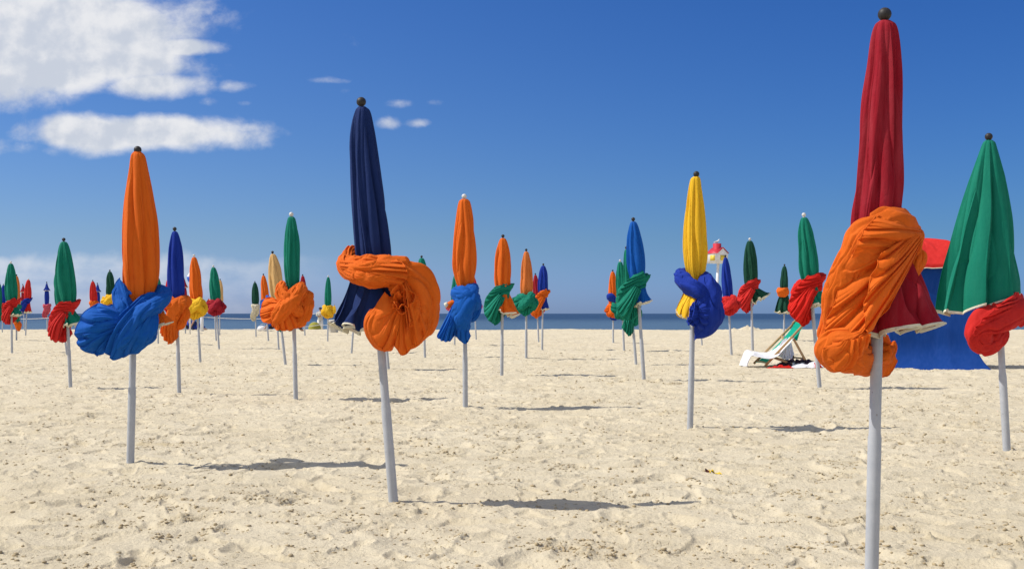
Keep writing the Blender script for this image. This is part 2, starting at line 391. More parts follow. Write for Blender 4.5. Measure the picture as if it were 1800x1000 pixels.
def skirt(mb, hemb, px, prof, nf=9, seed=1., sfold=.25, amp=.2, hem=4.5, n=110, m=360, flatten=.8, hy=.30, hg=.6):
    kw = dict(n=n, m=m, amp=amp, nf=nf, tw=.02, seed=seed, sfold=sfold, flatten=flatten, wr=.07, hg=hg, hy=hy)
    loft(mb, px, prof, **kw)
    H = prof[-1][0]-prof[0][0]; th = hem/H
    Qo = loft(None, px, prof, ret=True, t0=1-th, t1=1., off=.7, **kw)
    Qi = loft(None, px, prof, ret=True, t0=max(0, 1-1.3*th), t1=1., off=-.8, **kw)
    lip = (Qo[-1:]+Qi[-1:])/2; lip[..., 1] += .9
    hemb.grid(px(np.concatenate([Qo, lip, Qi[::-1]])), wrap_u=True)

UMB_GROUP = 'closed beach umbrellas standing in the sand'
def umbrella_base(tip, base, label, ball='b', polew=None, D=None):
    """root + pole + finial. tip = top of ball, base = foot of the pole, in photograph pixels"""
    px = Px(base[0], base[1], D)
    root = empty('beach_umbrella', tuple(px.org), label, 'beach umbrella', UMB_GROUP)
    H = base[1]-tip[1]; lean = np.array([tip[0]-base[0], tip[1]-base[1]])
    pw = polew or H*.0118
    rb = H*.0118
    mb = MB(); ax = lambda t: (base[0]+lean[0]*t, base[1]+lean[1]*t, 0)
    P = []
    for t in (-.10, 0, .12, .24, .25, .6, .965):
        p = px(ax(t)); r = pw*(1. if t < .245 else .86)*px.k; P.append((*p, r))
    rings(mb, P, 24); mb.build('pole', POLE, root)
    mb = MB(); c = np.array([tip[0], tip[1]+rb, 0]); q = []
    prof = [(-1.75, .28), (-1.5, .62), (-1.15, .62), (-1.0, .4), (-.92, .42)]+[(math.sin(a), math.cos(a)) for a in np.linspace(-1.15, 1.55, 14)]
    for zz, rr in prof:
        th = np.linspace(0, 2*math.pi, 20, endpoint=False)
        q.append(np.stack([c[0]+rb*rr*np.cos(th), np.full(20, c[1]-rb*zz), rb*rr*np.sin(th)], -1))
    mb.grid(px(np.array(q)), wrap_u=True); mb.build('finial', BALLB if ball == 'b' else BALLW, root)
    return root, px, H, ax
def res(H):
    if H > 300: return 1.0
    if H > 200: return .7
    if H > 120: return .45
    return .32
rs = random.Random(5)
exec_later = []

# ================================================================== SETTING
def gh(x, y):
    """height of the sand"""
    x = np.asarray(x, float); y = np.asarray(y, float)
    h = .045*fbm(x*.22, y*.30, 1.5, 3)*sstep(3, 12, y)
    h = h+.019*fbm(x*1.1+3, y*1.5, 4.2, 4)
    # trodden dimples
    d = perlin(x*2.6+perlin(x*1.3, y*1.3, 8.)*.8, y*2.9, 11.)
    h = h-.024*sstep(.10, .6, d)+.010*sstep(.0, .12, d)*(1-sstep(.12, .35, d))
    d = perlin(x*5.1+4, y*5.6+perlin(x*2, y*2, 3.), 31.)
    h = h-.013*sstep(.2, .36, d)+.006*sstep(.08, .2, d)*(1-sstep(.2, .26, d))
    pm = sstep(.10, .50, fbm(x*.75+9, y*1.0, 2.2, 3))
    pm2 = sstep(.20, .50, fbm(x*2.2+1, y*2.9, 7.7, 3))
    pm3 = sstep(.22, .5, fbm(x*4.1+2, y*4.6, 57.7, 3)); patch = np.clip(.8*pm2*(.25+.75*pm)*(.35+.65*pm3)+.55*pm3*(.3+.7*pm), 0, 1)
    cr = perlin(x*9, y*11, .4)+.7*perlin(x*19, y*19, 5.4)+.45*perlin(x*41, y*41, 3.3)
    h = h+patch*.052*np.clip(cr-.15, 0, 1.5)+patch*.008*fbm(x*6, y*6, 6.6, 3)
    h = h+.0035*perlin(x*9, y*9, 13.)+.0014*perlin(x*40, y*40, 17.)
    # coarser tread that reads at a distance
    f = sstep(10, 22, y)
    h = h+f*.035*sstep(.15, .5, fbm(x*.9, y*.8, 41., 3))*np.clip(fbm(x*3.1, y*2.2, 44., 3)+.2, 0, 1.4)
    # far part of the beach: low ridges
    h = h+.05*sstep(20, 45, y)*fbm(x*.12, y*.25, 21., 3)
    for (px_, py_, rx, ry, hh) in MOUNDS:
        D = F*CAMH/(py_-HY); cx = (px_-CX)*D/F
        e = np.exp(-((x-cx)/(rx*D/F))**2-((y-D)/ry)**2)
        h = h+e*hh*(1+.7*fbm(x*3.2, y*3.2, 2., 3))
    for (bx, by) in POLE_FEET:
        D = F*CAMH/(by-HY); cx = (bx-CX)*D/F
        r2 = ((x-cx)**2+(y-D)**2)
        h = h+.016*np.exp(-r2/.020)*(1+1.2*perlin(x*14, y*14, 3.))-.012*np.exp(-r2/.0025)
    fall = sstep(74, 88, y)
    h = h*(1-fall)-1.6*sstep(77.5, 100, y)
    return h, patch
POLE_FEET = [(229, 820), (692, 887), (1770, 795), (1213, 753), (818, 720), (520, 703), (315, 692), (1441, 684)]
MOUNDS = [(850, 609, 26, .55, .07), (790, 608, 16, .5, .05), (1316, 581, 20, .8, .26), (1290, 583, 16, .8, .12), (1190, 604, 30, .8, .06), (1380, 604, 40, .9, .05), (655, 603, 40, .8, .04)]
def fix_near(h, x, y):
    return h
def ground():
    nx, ny = 1150, 1150
    ang = np.tan(np.linspace(-R(36), R(36), nx))
    # rows: geometric distance
    D = 2.6*(105/2.6)**np.linspace(0, 1, ny)
    X = ang[None]*(D[:, None]+.6); Y = np.repeat(D[:, None], nx, 1)
    h, patch = gh(X, Y)
    P = np.stack([X, Y, h], -1)
    # far flanks + apron behind the camera, coarse
    me = bpy.data.meshes.new('sand_beach')
    idx = np.arange(nx*ny).reshape(ny, nx)
    q = np.stack([idx[:-1, :-1], idx[:-1, 1:], idx[1:, 1:], idx[1:, :-1]], -1).reshape(-1, 4)
    extra = []; ev = []
    base = nx*ny
    def strip(side):
        nonlocal base
        c = P[:, side].copy(); far = c.copy(); far[:, 0] += (-1 if side == 0 else 1)*260; far[:, 2] = np.where(far[:, 1] > 78, np.minimum(far[:, 2], -1.), 0)
        ev.append(far); a = idx[:, side]; b = np.arange(len(far))+base
        qq = np.stack([a[:-1], a[1:], b[1:], b[:-1]], -1)
        if side != 0: qq = qq[:, ::-1]
        extra.append(qq if side else qq[:, ::1]); base += len(far)
    strip(0); strip(-1)
    # apron towards and behind the camera
    c = P[0].copy(); b1 = c.copy(); b1[:, 1] = -40; b1[:, 2] = 0; b1[:, 0] *= 60
    ev.append(b1); b = np.arange(nx)+base; a = idx[0]
    extra.append(np.stack([b[:-1], b[1:], a[1:], a[:-1]], -1)); base += nx
    V = np.concatenate([P.reshape(-1, 3)]+ev); Q = np.concatenate([q]+extra)
    me.vertices.add(len(V)); me.vertices.foreach_set('co', V.astype(np.float32).ravel())
    me.loops.add(Q.size); me.loops.foreach_set('vertex_index', Q.astype(np.int32).ravel())
    me.polygons.add(len(Q)); me.polygons.foreach_set('loop_start', np.arange(0, Q.size, 4, dtype=np.int32))
    me.polygons.foreach_set('use_smooth', np.ones(len(Q), bool))
    me.update(); me.validate()
    at = me.attributes.new('clod', 'FLOAT', 'POINT')
    pv = np.zeros(len(V), np.float32); pv[:nx*ny] = patch.ravel(); at.data.foreach_set('value', pv)
    o = bpy.data.objects.new('sand_beach', me); col.objects.link(o); tag(o, kind='structure')
    m = bpy.data.materials.new('sand'); m.use_nodes = True; nt = m.node_tree; bb = nt.nodes['Principled BSDF']; g = NT(nt)
    geo = g.n('ShaderNodeNewGeometry'); pos = geo.outputs['Position']
    an = g.n('ShaderNodeAttribute', attribute_name='clod')
    a = g.noise(pos, .55, 5, .6); b_ = g.noise(pos, 7, 6, .65); c_ = g.noise(pos, 160, 3, .7)
    cc = g.mix(g.ramp(a, .3, .7), SAND[0], SAND[1])
    cc = g.mix(g.m('MULTIPLY', g.ramp(b_, .48, .75), .35), cc, SAND[2])
    cc = g.mix(g.m('MULTIPLY', an.outputs['Fac'], g.m('MULTIPLY', g.ramp(b_, .3, .6), .8)), cc, SAND[2])
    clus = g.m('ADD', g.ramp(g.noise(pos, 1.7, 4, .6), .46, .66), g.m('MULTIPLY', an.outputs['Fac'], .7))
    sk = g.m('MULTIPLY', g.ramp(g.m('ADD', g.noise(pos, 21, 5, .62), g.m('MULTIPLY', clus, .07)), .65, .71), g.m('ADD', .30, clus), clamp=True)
    cc = g.mix(g.m('MULTIPLY', sk, .85), cc, SAND[3])  # dark specks: moist sand plus shade of crumbly edges, painted into the colour
    cc = g.mix(1.0, cc, g.mix(c_, (.78, .78, .78, 1), (1.2, 1.2, 1.2, 1)), 'MULTIPLY')
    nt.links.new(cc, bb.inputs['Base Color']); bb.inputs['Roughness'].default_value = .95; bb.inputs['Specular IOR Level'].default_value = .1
    bh = g.m('ADD', g.m('MULTIPLY', g.noise(pos, 34, 6, .68), .9), g.m('MULTIPLY', g.noise(pos, 7, 3, .5), .6))
    bp = g.n('ShaderNodeBump'); bp.inputs['Strength'].default_value = .8; bp.inputs['Distance'].default_value = .026
    bh = g.m('ADD', bh, g.m('MULTIPLY', sk, .35))
    nt.links.new(bh, bp.inputs['Height']); nt.links.new(bp.outputs[0], bb.inputs['Normal'])
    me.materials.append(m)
    return m
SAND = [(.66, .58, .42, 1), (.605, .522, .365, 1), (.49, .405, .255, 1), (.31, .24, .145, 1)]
sand_mat = ground()

def clods():
    """small crumbs of damp sand lying in the trodden patches"""
    rg = np.random.RandomState(3)
    n = 260000
    D = 4.6*(34/4.6)**rg.rand(n)**1.0; x = (rg.rand(n)*2-1)*.50*D
    pm = sstep(.10, .50, fbm(x*.75+9, D*1.0, 2.2, 3)); pm2 = sstep(.20, .50, fbm(x*2.2+1, D*2.9, 7.7, 3)); pm3 = sstep(.22, .5, fbm(x*4.1+2, D*4.6, 57.7, 3)); dens = .8*pm2*(.3+.7*pm)+.6*pm3*(.35+.65*pm)+.035
    dens = dens*np.clip(.4+sstep(-.3, .5, fbm(x*5, D*5, 3.7, 2)), 0, 1.2)
    k = rg.rand(n) < dens*.46; x, D = x[k], D[k]; n = len(x)
    h, _ = gh(x, D)
    s = .0030+.0075*rg.rand(n)**3+.009*(rg.rand(n) < .01)*rg.rand(n)
    s = s*(1+.030*np.maximum(D-8, 0))
    import bmesh
    bm = bmesh.new(); bmesh.ops.create_icosphere(bm, subdivisions=1, radius=1); bm.verts.ensure_lookup_table()
    V0 = np.array([v.co[:] for v in bm.verts]); F0 = np.array([[v.index for v in f.verts] for f in bm.faces]); bm.free()
    nv = len(V0)
    sc = np.stack([s*(.8+.9*rg.rand(n)), s*(.8+.9*rg.rand(n)), s*(.45+.5*rg.rand(n))], 1)
    jit = 1+.5*(rg.rand(n, nv, 1)-.5)
    ang = rg.rand(n)*6.28; ca, sa = np.cos(ang)[:, None], np.sin(ang)[:, None]
    V = V0[None]*jit*sc[:, None]
    V = np.stack([V[..., 0]*ca-V[..., 1]*sa, V[..., 0]*sa+V[..., 1]*ca, V[..., 2]], -1)
    V += np.stack([x, D, h+sc[:, 2]*.3], 1)[:, None]
    Fc = (F0[None]+(np.arange(n)*nv)[:, None, None]).reshape(-1, 3)
    me = bpy.data.meshes.new('sand_crumbs'); me.vertices.add(n*nv); me.vertices.foreach_set('co', V.astype(np.float32).ravel())
    me.loops.add(Fc.size); me.loops.foreach_set('vertex_index', Fc.astype(np.int32).ravel())
    me.polygons.add(len(Fc)); me.polygons.foreach_set('loop_start', np.arange(0, Fc.size, 3, dtype=np.int32)); me.update(); me.validate()
    o = bpy.data.objects.new('sand_crumbs', me); col.objects.link(o)
    tag(o, 'loose crumbs and clods of damp sand scattered over the beach', 'sand crumbs', kind='stuff')
    me.materials.append(bsdf_mat('damp_sand', (.43, .345, .215), .95, .1))
clods()

def sea():
    ys = np.concatenate([[76], np.geomspace(86, 30000, 60)]); xs = np.linspace(-1, 1, 41)
    P = np.stack([xs[None]*(ys[:, None]*1.6+300), np.repeat(ys[:, None], 41, 1), np.full((len(ys), 41), -.62)], -1)
    mb = MB(); mb.grid(P)
    m = bpy.data.materials.new('sea_water'); m.use_nodes = True; nt = m.node_tree; b = nt.nodes['Principled BSDF']; g = NT(nt)
    geo = g.n('ShaderNodeNewGeometry'); pos = geo.outputs['Position']; sp = g.n('ShaderNodeSeparateXYZ'); nt.links.new(pos, sp.inputs[0])
    mp = g.n('ShaderNodeMapping'); nt.links.new(pos, mp.inputs[0]); mp.inputs['Scale'].default_value = (.35, 1., 1.)
    lo = g.noise(mp.outputs[0], .012, 4, .6)
    # silty shallows near the beach, deep water beyond
    dist = g.m('ADD', sp.outputs[1], g.m('MULTIPLY', g.m('SUBTRACT', lo, .5), 160))
    c = g.mix(g.ramp(dist, 150, 430), (.070, .130, .205, 1), (.022, .058, .125, 1))
    wv = g.noise(mp.outputs[0], .16, 5, .6)
    c = g.mix(g.m('MULTIPLY', g.ramp(wv, .5, .75), .35), c, (.10, .17, .25, 1))
    foam = g.m('MULTIPLY', g.ramp(sp.outputs[1], 88, 101, 1., 0.), g.ramp(g.noise(mp.outputs[0], .5, 5, .7), .42, .6))
    c = g.mix(g.m('MULTIPLY', foam, .7), c, (.7, .72, .74, 1))
    nt.links.new(c, b.inputs['Base Color']); b.inputs['Roughness'].default_value = .55; b.inputs['Specular IOR Level'].default_value = .12
    bp = g.n('ShaderNodeBump'); bp.inputs['Strength'].default_value = 1.; bp.inputs['Distance'].default_value = .5
    nt.links.new(g.noise(mp.outputs[0], .8, 5, .6), bp.inputs['Height']); nt.links.new(bp.outputs[0], b.inputs['Normal'])
    tag(mb.build('sea', m), kind='structure')
sea()

# ================================================================== UMBRELLAS
def rel(kx, ky, H, side, rows):
    out = []
    for r in rows:
        r = list(r); q = [kx+side*r[0]*H, ky-r[1]*H, r[2]*H]
        if len(r) > 3: q += [r[3]*H, r[4]*H]
        out.append(tuple(q))
    return out
def canopy_prof(ax, tip, ky, H, wid=.052, cut=.035):
    rb = H*.0118; y0 = tip[1]+2.3*rb; rows = []
    for f, w in ((0, .24), (.03, .42), (.12, .62), (.3, .84), (.55, .98), (.75, 1.0), (.9, .88), (1., .74)):
        y = y0+(ky+cut*.3*H-y0)*f; t = 1-(y-tip[1])/H; cx = ax(t)[0]
        rows.append((y, cx-w*wid*H, cx+w*wid*H))
    return rows
def knot_bunch(mb, px, kx, ky, H, s, seed, q):
    rg = random.Random(seed); n, m = int(130*q)+24, int(80*q)+20; G = H*1.22; J = lambda a=.012: rg.uniform(-a, a)
    T = lambda rows, g=G, **kw: tube(mb, px, rel(kx, ky, g, s, rows), n=n, m=m, seed=seed+rg.random()*5, **kw)
    T([(-.045, .0, -.03, .02, .02), (-.055, .01+J(), .0, .034, .026), (-.02, .005, .045, .038, .028), (.03, -.005, .045, .04, .028), (.058, .0+J(), .0, .036, .026), (.03, .01, -.05, .03, .026), (-.03, .0, -.05, .02, .02)], H, amp=.2, k=1.7)
    T([(-.055+J(), .035+J(), .01, .012, .01), (-.02, .01, .055, .026, .02), (.03, -.03, .062, .032, .022), (.05, -.07, .03, .026, .02), (.02, -.105+J(), .01, .012, .01)], amp=.24, k=1.7)
    T([(.058+J(), .03+J(), .02, .014, .012), (.01, -.01, .066, .026, .02), (-.035, -.045, .05, .032, .024), (-.05, -.085, .02, .024, .02), (-.03, -.115, .0, .01, .01)], amp=.24, k=1.7)
    T([(.05, .0, .02, .01, .01), (.07+J(), -.03, .02, .024, .02), (.05, -.07+J(), .03, .024, .02), (.01, -.09, .04, .01, .01)], amp=.24)
    T([(-.03, -.05, .03, .026, .026), (.0, -.085, .03, .036, .03), (.03, -.06, .02, .026, .026)], amp=.24)
    fn = lambda A, B, **kw: fan(mb, px, rel(kx, ky, G, s, A), rel(kx, ky, G, s, B), nu=int(120*q)+36, nt=int(60*q)+16, thick=.0012*H, **kw)
    fn([(-.02, -.005, .045), (-.005, -.04, .055)], [(-.075+J(.02), .03+J(.02), .02), (-.10+J(.02), -.01, .04), (-.10, -.055+J(), .05), (-.05, -.08, .055)], folds=3, amp=.016*H, bulge=.016*H, seed=seed, curl=.006*H, ampA=.3)
    fn([(-.01, -.045, .05), (.03, -.04, .05)], [(-.05, -.10+J(), .04), (-.015, -.125+J(.02), .05), (.025, -.115, .05), (.055, -.09+J(), .04)], folds=3, amp=.014*H, bulge=.02*H, seed=seed+2, curl=.006*H, ampA=.3)
    T([(.03+J(), .05, .03, .016, .012), (.03, .015, .065, .03, .018), (-.005, -.03, .085, .036, .02), (-.04, -.065, .075, .028, .018), (-.06, -.085, .05, .01, .01)], amp=.2, k=1.8)
def knot_tail(mb, px, kx, ky, H, s, seed, q):
    rg = random.Random(seed); n, m = int(130*q)+24, int(80*q)+20; J = lambda a=.012: rg.uniform(-a, a); L = rg.uniform(1.15, 1.5)
    T = lambda rows, **kw: tube(mb, px, rel(kx, ky, H, s, rows), n=n, m=m, seed=seed+rg.random()*5, **kw)
    T([(-.04, .02, -.03, .02, .02), (-.055, .02+J(), .0, .036, .024), (-.02, .0, .05, .042, .024), (.03, -.005, .05, .044, .026), (.06, .01, .0, .04, .026), (.03, .02, -.05, .03, .024), (-.03, .02, -.05, .018, .02)], amp=.2, k=1.7)
    T([(.055, .045, .02, .018, .014), (.035, .005, .06, .042, .024), (.0, -.04*L, .066, .044, .026), (-.015, -.085*L, .055, .034, .022), (-.03, -.12*L, .04, .02, .016)], amp=.24, k=1.7, mm=.2)
    T([(-.055, .04, .02, .014, .012), (-.03, .0, .066, .03, .022), (.01, -.035, .066, .02, .016)], amp=.24, k=1.6)
    fan(mb, px, rel(kx, ky, H, s, [(-.045, -.05, .045), (.025, -.045, .06)]), rel(kx, ky, H, s, [(-.085+J(), -.125*L, .03), (-.055, -.16*L, .055), (-.02, -.18*L, .045), (.012, -.155*L, .03)]), nu=int(120*q)+30, nt=int(60*q)+12, folds=6, amp=.020*H, bulge=.03*H, seed=seed, curl=.008*H, thick=.0012*H)
    T([(.04, -.01, .03, .02, .02), (.052, -.055, .03, .036, .028), (.03, -.10*L, .03, .024, .02), (.02, -.12*L, .02, .01, .01)], amp=.24)
    T([(-.02, -.05, .02, .02, .02), (-.005, -.10, .02, .036, .026), (-.015, -.15*L, .01, .022, .018), (-.02, -.17*L, .01, .01, .01)], amp=.24)
def knot_wrap(mb, px, kx, ky, H, s, seed, q):
    """pleated sash climbing round the canopy, its gathered end hanging to the side"""
    rg = random.Random(seed); n, m = int(150*q)+30, int(110*q)+24; J = lambda a=.01: rg.uniform(-a, a)
    T = lambda rows, **kw: tube(mb, px, rel(kx, ky, H, s, rows), n=n, m=m, seed=seed+rg.random()*5, **kw)
    fn = lambda A, B, **kw: fan(mb, px, rel(kx, ky, H, s, A), rel(kx, ky, H, s, B), nu=int(150*q)+40, nt=int(90*q)+20, thick=.0012*H, **kw)
    T([(.03, .03, .035, .02, .012), (.056, .01, .01, .05, .014), (.04, .02, -.045, .045, .014), (-.01, .0, -.06, .04, .016), (-.06, -.04, -.04, .04, .018), (-.085, -.08, -.01, .03, .018)], amp=.16, k=1.8)
    T([(-.03, .01, .0, .02, .016), (-.06, -.04, .01, .032, .024), (-.085, -.10, .0, .036, .03), (-.08, -.16, -.005, .034, .028), (-.055, -.205+J(), .0, .024, .02), (-.04, -.23+J(), .0, .01, .01)], amp=.2, k=1.7)
    t = J(.012)
    fn([(.040, .058+t, .045), (.062, .01+t, .028), (.058, -.040+t, .034)], [(-.035, .035, .045), (-.075, -.005, .035), (-.105, -.055, .02), (-.122, -.105+J(), .0)], folds=5, amp=.011*H, bulge=.022*H, seed=seed, curl=.006*H, ampA=.55)
    fn([(-.02, -.015, .052), (.0, -.03, .058), (.03, -.05, .05)], [(-.122, -.12, .0), (-.115, -.165+J(), .02), (-.085, -.21+J(), .03), (-.05, -.225, .03), (-.03, -.18, .03)], folds=5, amp=.013*H, bulge=.03*H, seed=seed+2, curl=.006*H, ampA=.3)
    fn([(-.06, -.10, -.01), (.0, -.10, -.03)], [(-.075, -.20, -.02), (-.04, -.235+J(), -.01), (-.005, -.215+J(), -.01), (.03, -.17, -.03)], folds=5, amp=.012*H, bulge=.01*H, seed=seed+4, curl=.006*H)
def umbrella(label, tip, base, c, kc, kind='bunch', side=1, ball='b', ky=.40, wid=.052, seed=1, skirt_prof=None, kdx=0., D=None, sk=None, nf=9, tiers=False, knot=True):
    root, px, H, ax = umbrella_base(tip, base, label, ball, D=D)
    q = res(H); kyy = tip[1]+ky*H; kx = ax(1-ky)[0]+kdx*H
    mb = MB(); prof = canopy_prof(ax, tip, kyy, H, wid)
    n, m = int(200*q)+30, int(150*q)+36
    if tiers:      # folded visor: a short flared cape over a narrow lower roll
        y0 = prof[0][0]; yk = kyy; cx = ax(.8)[0]; cx2 = ax(.65)[0]; hem = MB()
        loft(mb, px, [(y0, cx-.01*H, cx+.01*H), (y0+.08*H, cx-.032*H, cx+.032*H), (y0+.125*H, cx-.052*H, cx+.052*H), (y0+.15*H, cx-.07*H, cx+.07*H)], n=n, m=m, amp=.1, seed=seed, tw=.02)
        loft(mb, px, [(y0+.05*H, cx-.02*H, cx+.02*H), (y0+.15*H, cx-.036*H, cx+.036*H), (y0+.27*H, cx2-.045*H, cx2+.045*H), (yk, cx2-.036*H, cx2+.036*H)], n=n, m=m, amp=.1, seed=seed+2, tw=.05)
        loft(hem, px, [(y0+.148*H, cx-.069*H, cx+.069*H), (y0+.16*H, cx-.072*H, cx+.072*H)], n=8, m=m, amp=.1, seed=seed, tw=.02)
    else:
        loft(mb, px, prof, n=n, m=m, amp=.14, tw=.1+.1*math.sin(seed*3), seed=seed, nf=7)
        hem = None
    if skirt_prof or sk:
        hem = MB()
        if sk:       # (dx at hem centre, half width at hem, length, tilt) in H
            cx = ax(1-ky)[0]; xh = ax(1-ky-sk[2])[0]+sk[0]*H
            skirt_prof = [(kyy-.03*H, cx-.035*H, cx+.035*H), (kyy+.01*H, cx-.042*H, cx+.042*H, 0), (kyy+sk[2]*.5*H, (cx+xh)/2-sk[1]*.72*H, (cx+xh)/2+sk[1]*.72*H, sk[3]*.4*H), (kyy+sk[2]*H, xh-sk[1]*H, xh+sk[1]*H, sk[3]*H)]
        skirt(mb, hem, px, skirt_prof, nf=nf, seed=seed+3, n=int(80*q)+16, m=int(300*q)+40, hem=max(.008*H, 1.1), amp=.22, sfold=.22)
    can = mb.build('canopy', (cll(c) if hem and not tiers else cl(c)), root)
    if hem: hem.build('hem', cl('hem'), can)
    if knot:
        mb = MB(); {'bunch': knot_bunch, 'tail': knot_tail, 'wrap': knot_wrap}[kind](mb, px, kx, kyy, H, side, seed, q)
        mb.build('knotted_cloth', cl(kc), root)
    return root, px, H, ax

# ---- A: orange with blue, near left
def hero_a():
    root, px, H, ax = umbrella_base((242, 257), (229, 820), 'tall closed orange umbrella at the near left with a big bright blue knotted cloth', 'b')
    mb = MB()
    loft(mb, px, [(267, 235, 248), (275, 230, 255), (300, 227, 260), (350, 220, 268), (400, 216, 275), (450, 215, 278), (490, 217, 277), (525, 224, 268), (560, 232, 256)], n=300, m=260, amp=.13, nf=7, tw=.22, seed=2.3, sfold=.12)
    hem = MB()
    skirt(mb, hem, px, [(520, 222, 262), (540, 225, 280), (562, 238, 298), (577, 235, 301, -9)], nf=6, seed=4.4, sfold=.12, amp=.12, hem=5, hy=.08, hg=.2, flatten=.5)
    can = mb.build('canopy', cl('orange'), root); hem.build('hem', cl('hem'), can)
    mb = MB()
    T = lambda pts, **kw: tube(mb, px, pts, n=220, m=130, **kw)
    # left strip going up over the canopy, then the broad arm sweeping from upper right down to lower left
    T([(222, 500, -6, 7, 6), (216, 514, 14, 13, 9), (228, 540, 26, 17, 12), (246, 560, 30, 18, 12), (260, 580, 24, 10, 9)], amp=.16, k=1.5, seed=3.1, mm=.22)
    T([(268, 502, -28, 14, 10), (282, 522, -4, 19, 13), (272, 538, 16, 24, 16), (250, 560, 30, 27, 18), (228, 588, 34, 27, 18), (214, 608, 28, 20, 14), (210, 622, 20, 8, 7)], amp=.15, k=1.7, seed=7.7, mm=.2)
    fan(mb, px, [(238, 538, 38), (248, 556, 42), (246, 574, 42)], [(237, 515, 24), (224, 499, 16), (212, 491, 8), (205, 508, 8), (205, 534, 14)], nu=240, nt=120, bulge=7, folds=3, amp=4.5, seed=3.2, curl=2.4, ampA=.4, thick=.8)
    fan(mb, px, [(250, 522, 22), (268, 514, 12), (284, 517, 8), (290, 530, 8), (285, 548, 14)], [(190, 594, 38), (200, 614, 38), (216, 629, 32), (236, 622, 30), (256, 606, 24)], nu=340, nt=180, bulge=32, folds=5, amp=6, seed=8.2, curl=3.2, ampA=.7, thick=.8)
    T([(272, 535, 10, 16, 12), (262, 565, 30, 26, 16), (246, 590, 30, 26, 16), (228, 612, 24, 16, 12), (222, 628, 18, 6, 6)], amp=.16, k=1.5, seed=1.2)
    T([(268, 560, 0, 14, 12), (260, 590, 8, 18, 14), (250, 606, 10, 8, 8)], amp=.2, k=1.4, seed=5.5)
    T([(215, 500, -20, 10, 8), (240, 520, -42, 16, 12), (270, 510, -34, 14, 10)], amp=.2, seed=4.)
    # ruffled cup of the gathered end, opening to the left
    fan(mb, px, [(228, 548, 36), (226, 565, 46), (218, 590, 40)], [(206, 540, 20), (190, 534, 34), (168, 546, 40), (155, 568, 42), (151, 590, 40), (160, 607, 42), (180, 622, 36), (200, 618, 34)], nu=260, nt=120, bulge=16, folds=5, amp=8, seed=2.2, curl=2.5, thick=.8)
    fan(mb, px, [(222, 556, 20), (220, 580, 22)], [(200, 534, 6), (170, 545, 8), (153, 570, 10), (150, 592, 8), (162, 610, 10), (188, 616, 10)], nu=220, nt=90, bulge=8, folds=4, amp=8, seed=6.2, curl=3., thick=.8)
    fan(mb, px, [(216, 570, 46), (212, 592, 44)], [(190, 566, 56), (168, 590, 54), (172, 612, 46), (190, 625, 38)], nu=200, nt=90, bulge=8, folds=3, amp=7, seed=9.2, curl=2.5, thick=.8)
    mb.build('knotted_cloth', cl('blue'), root)
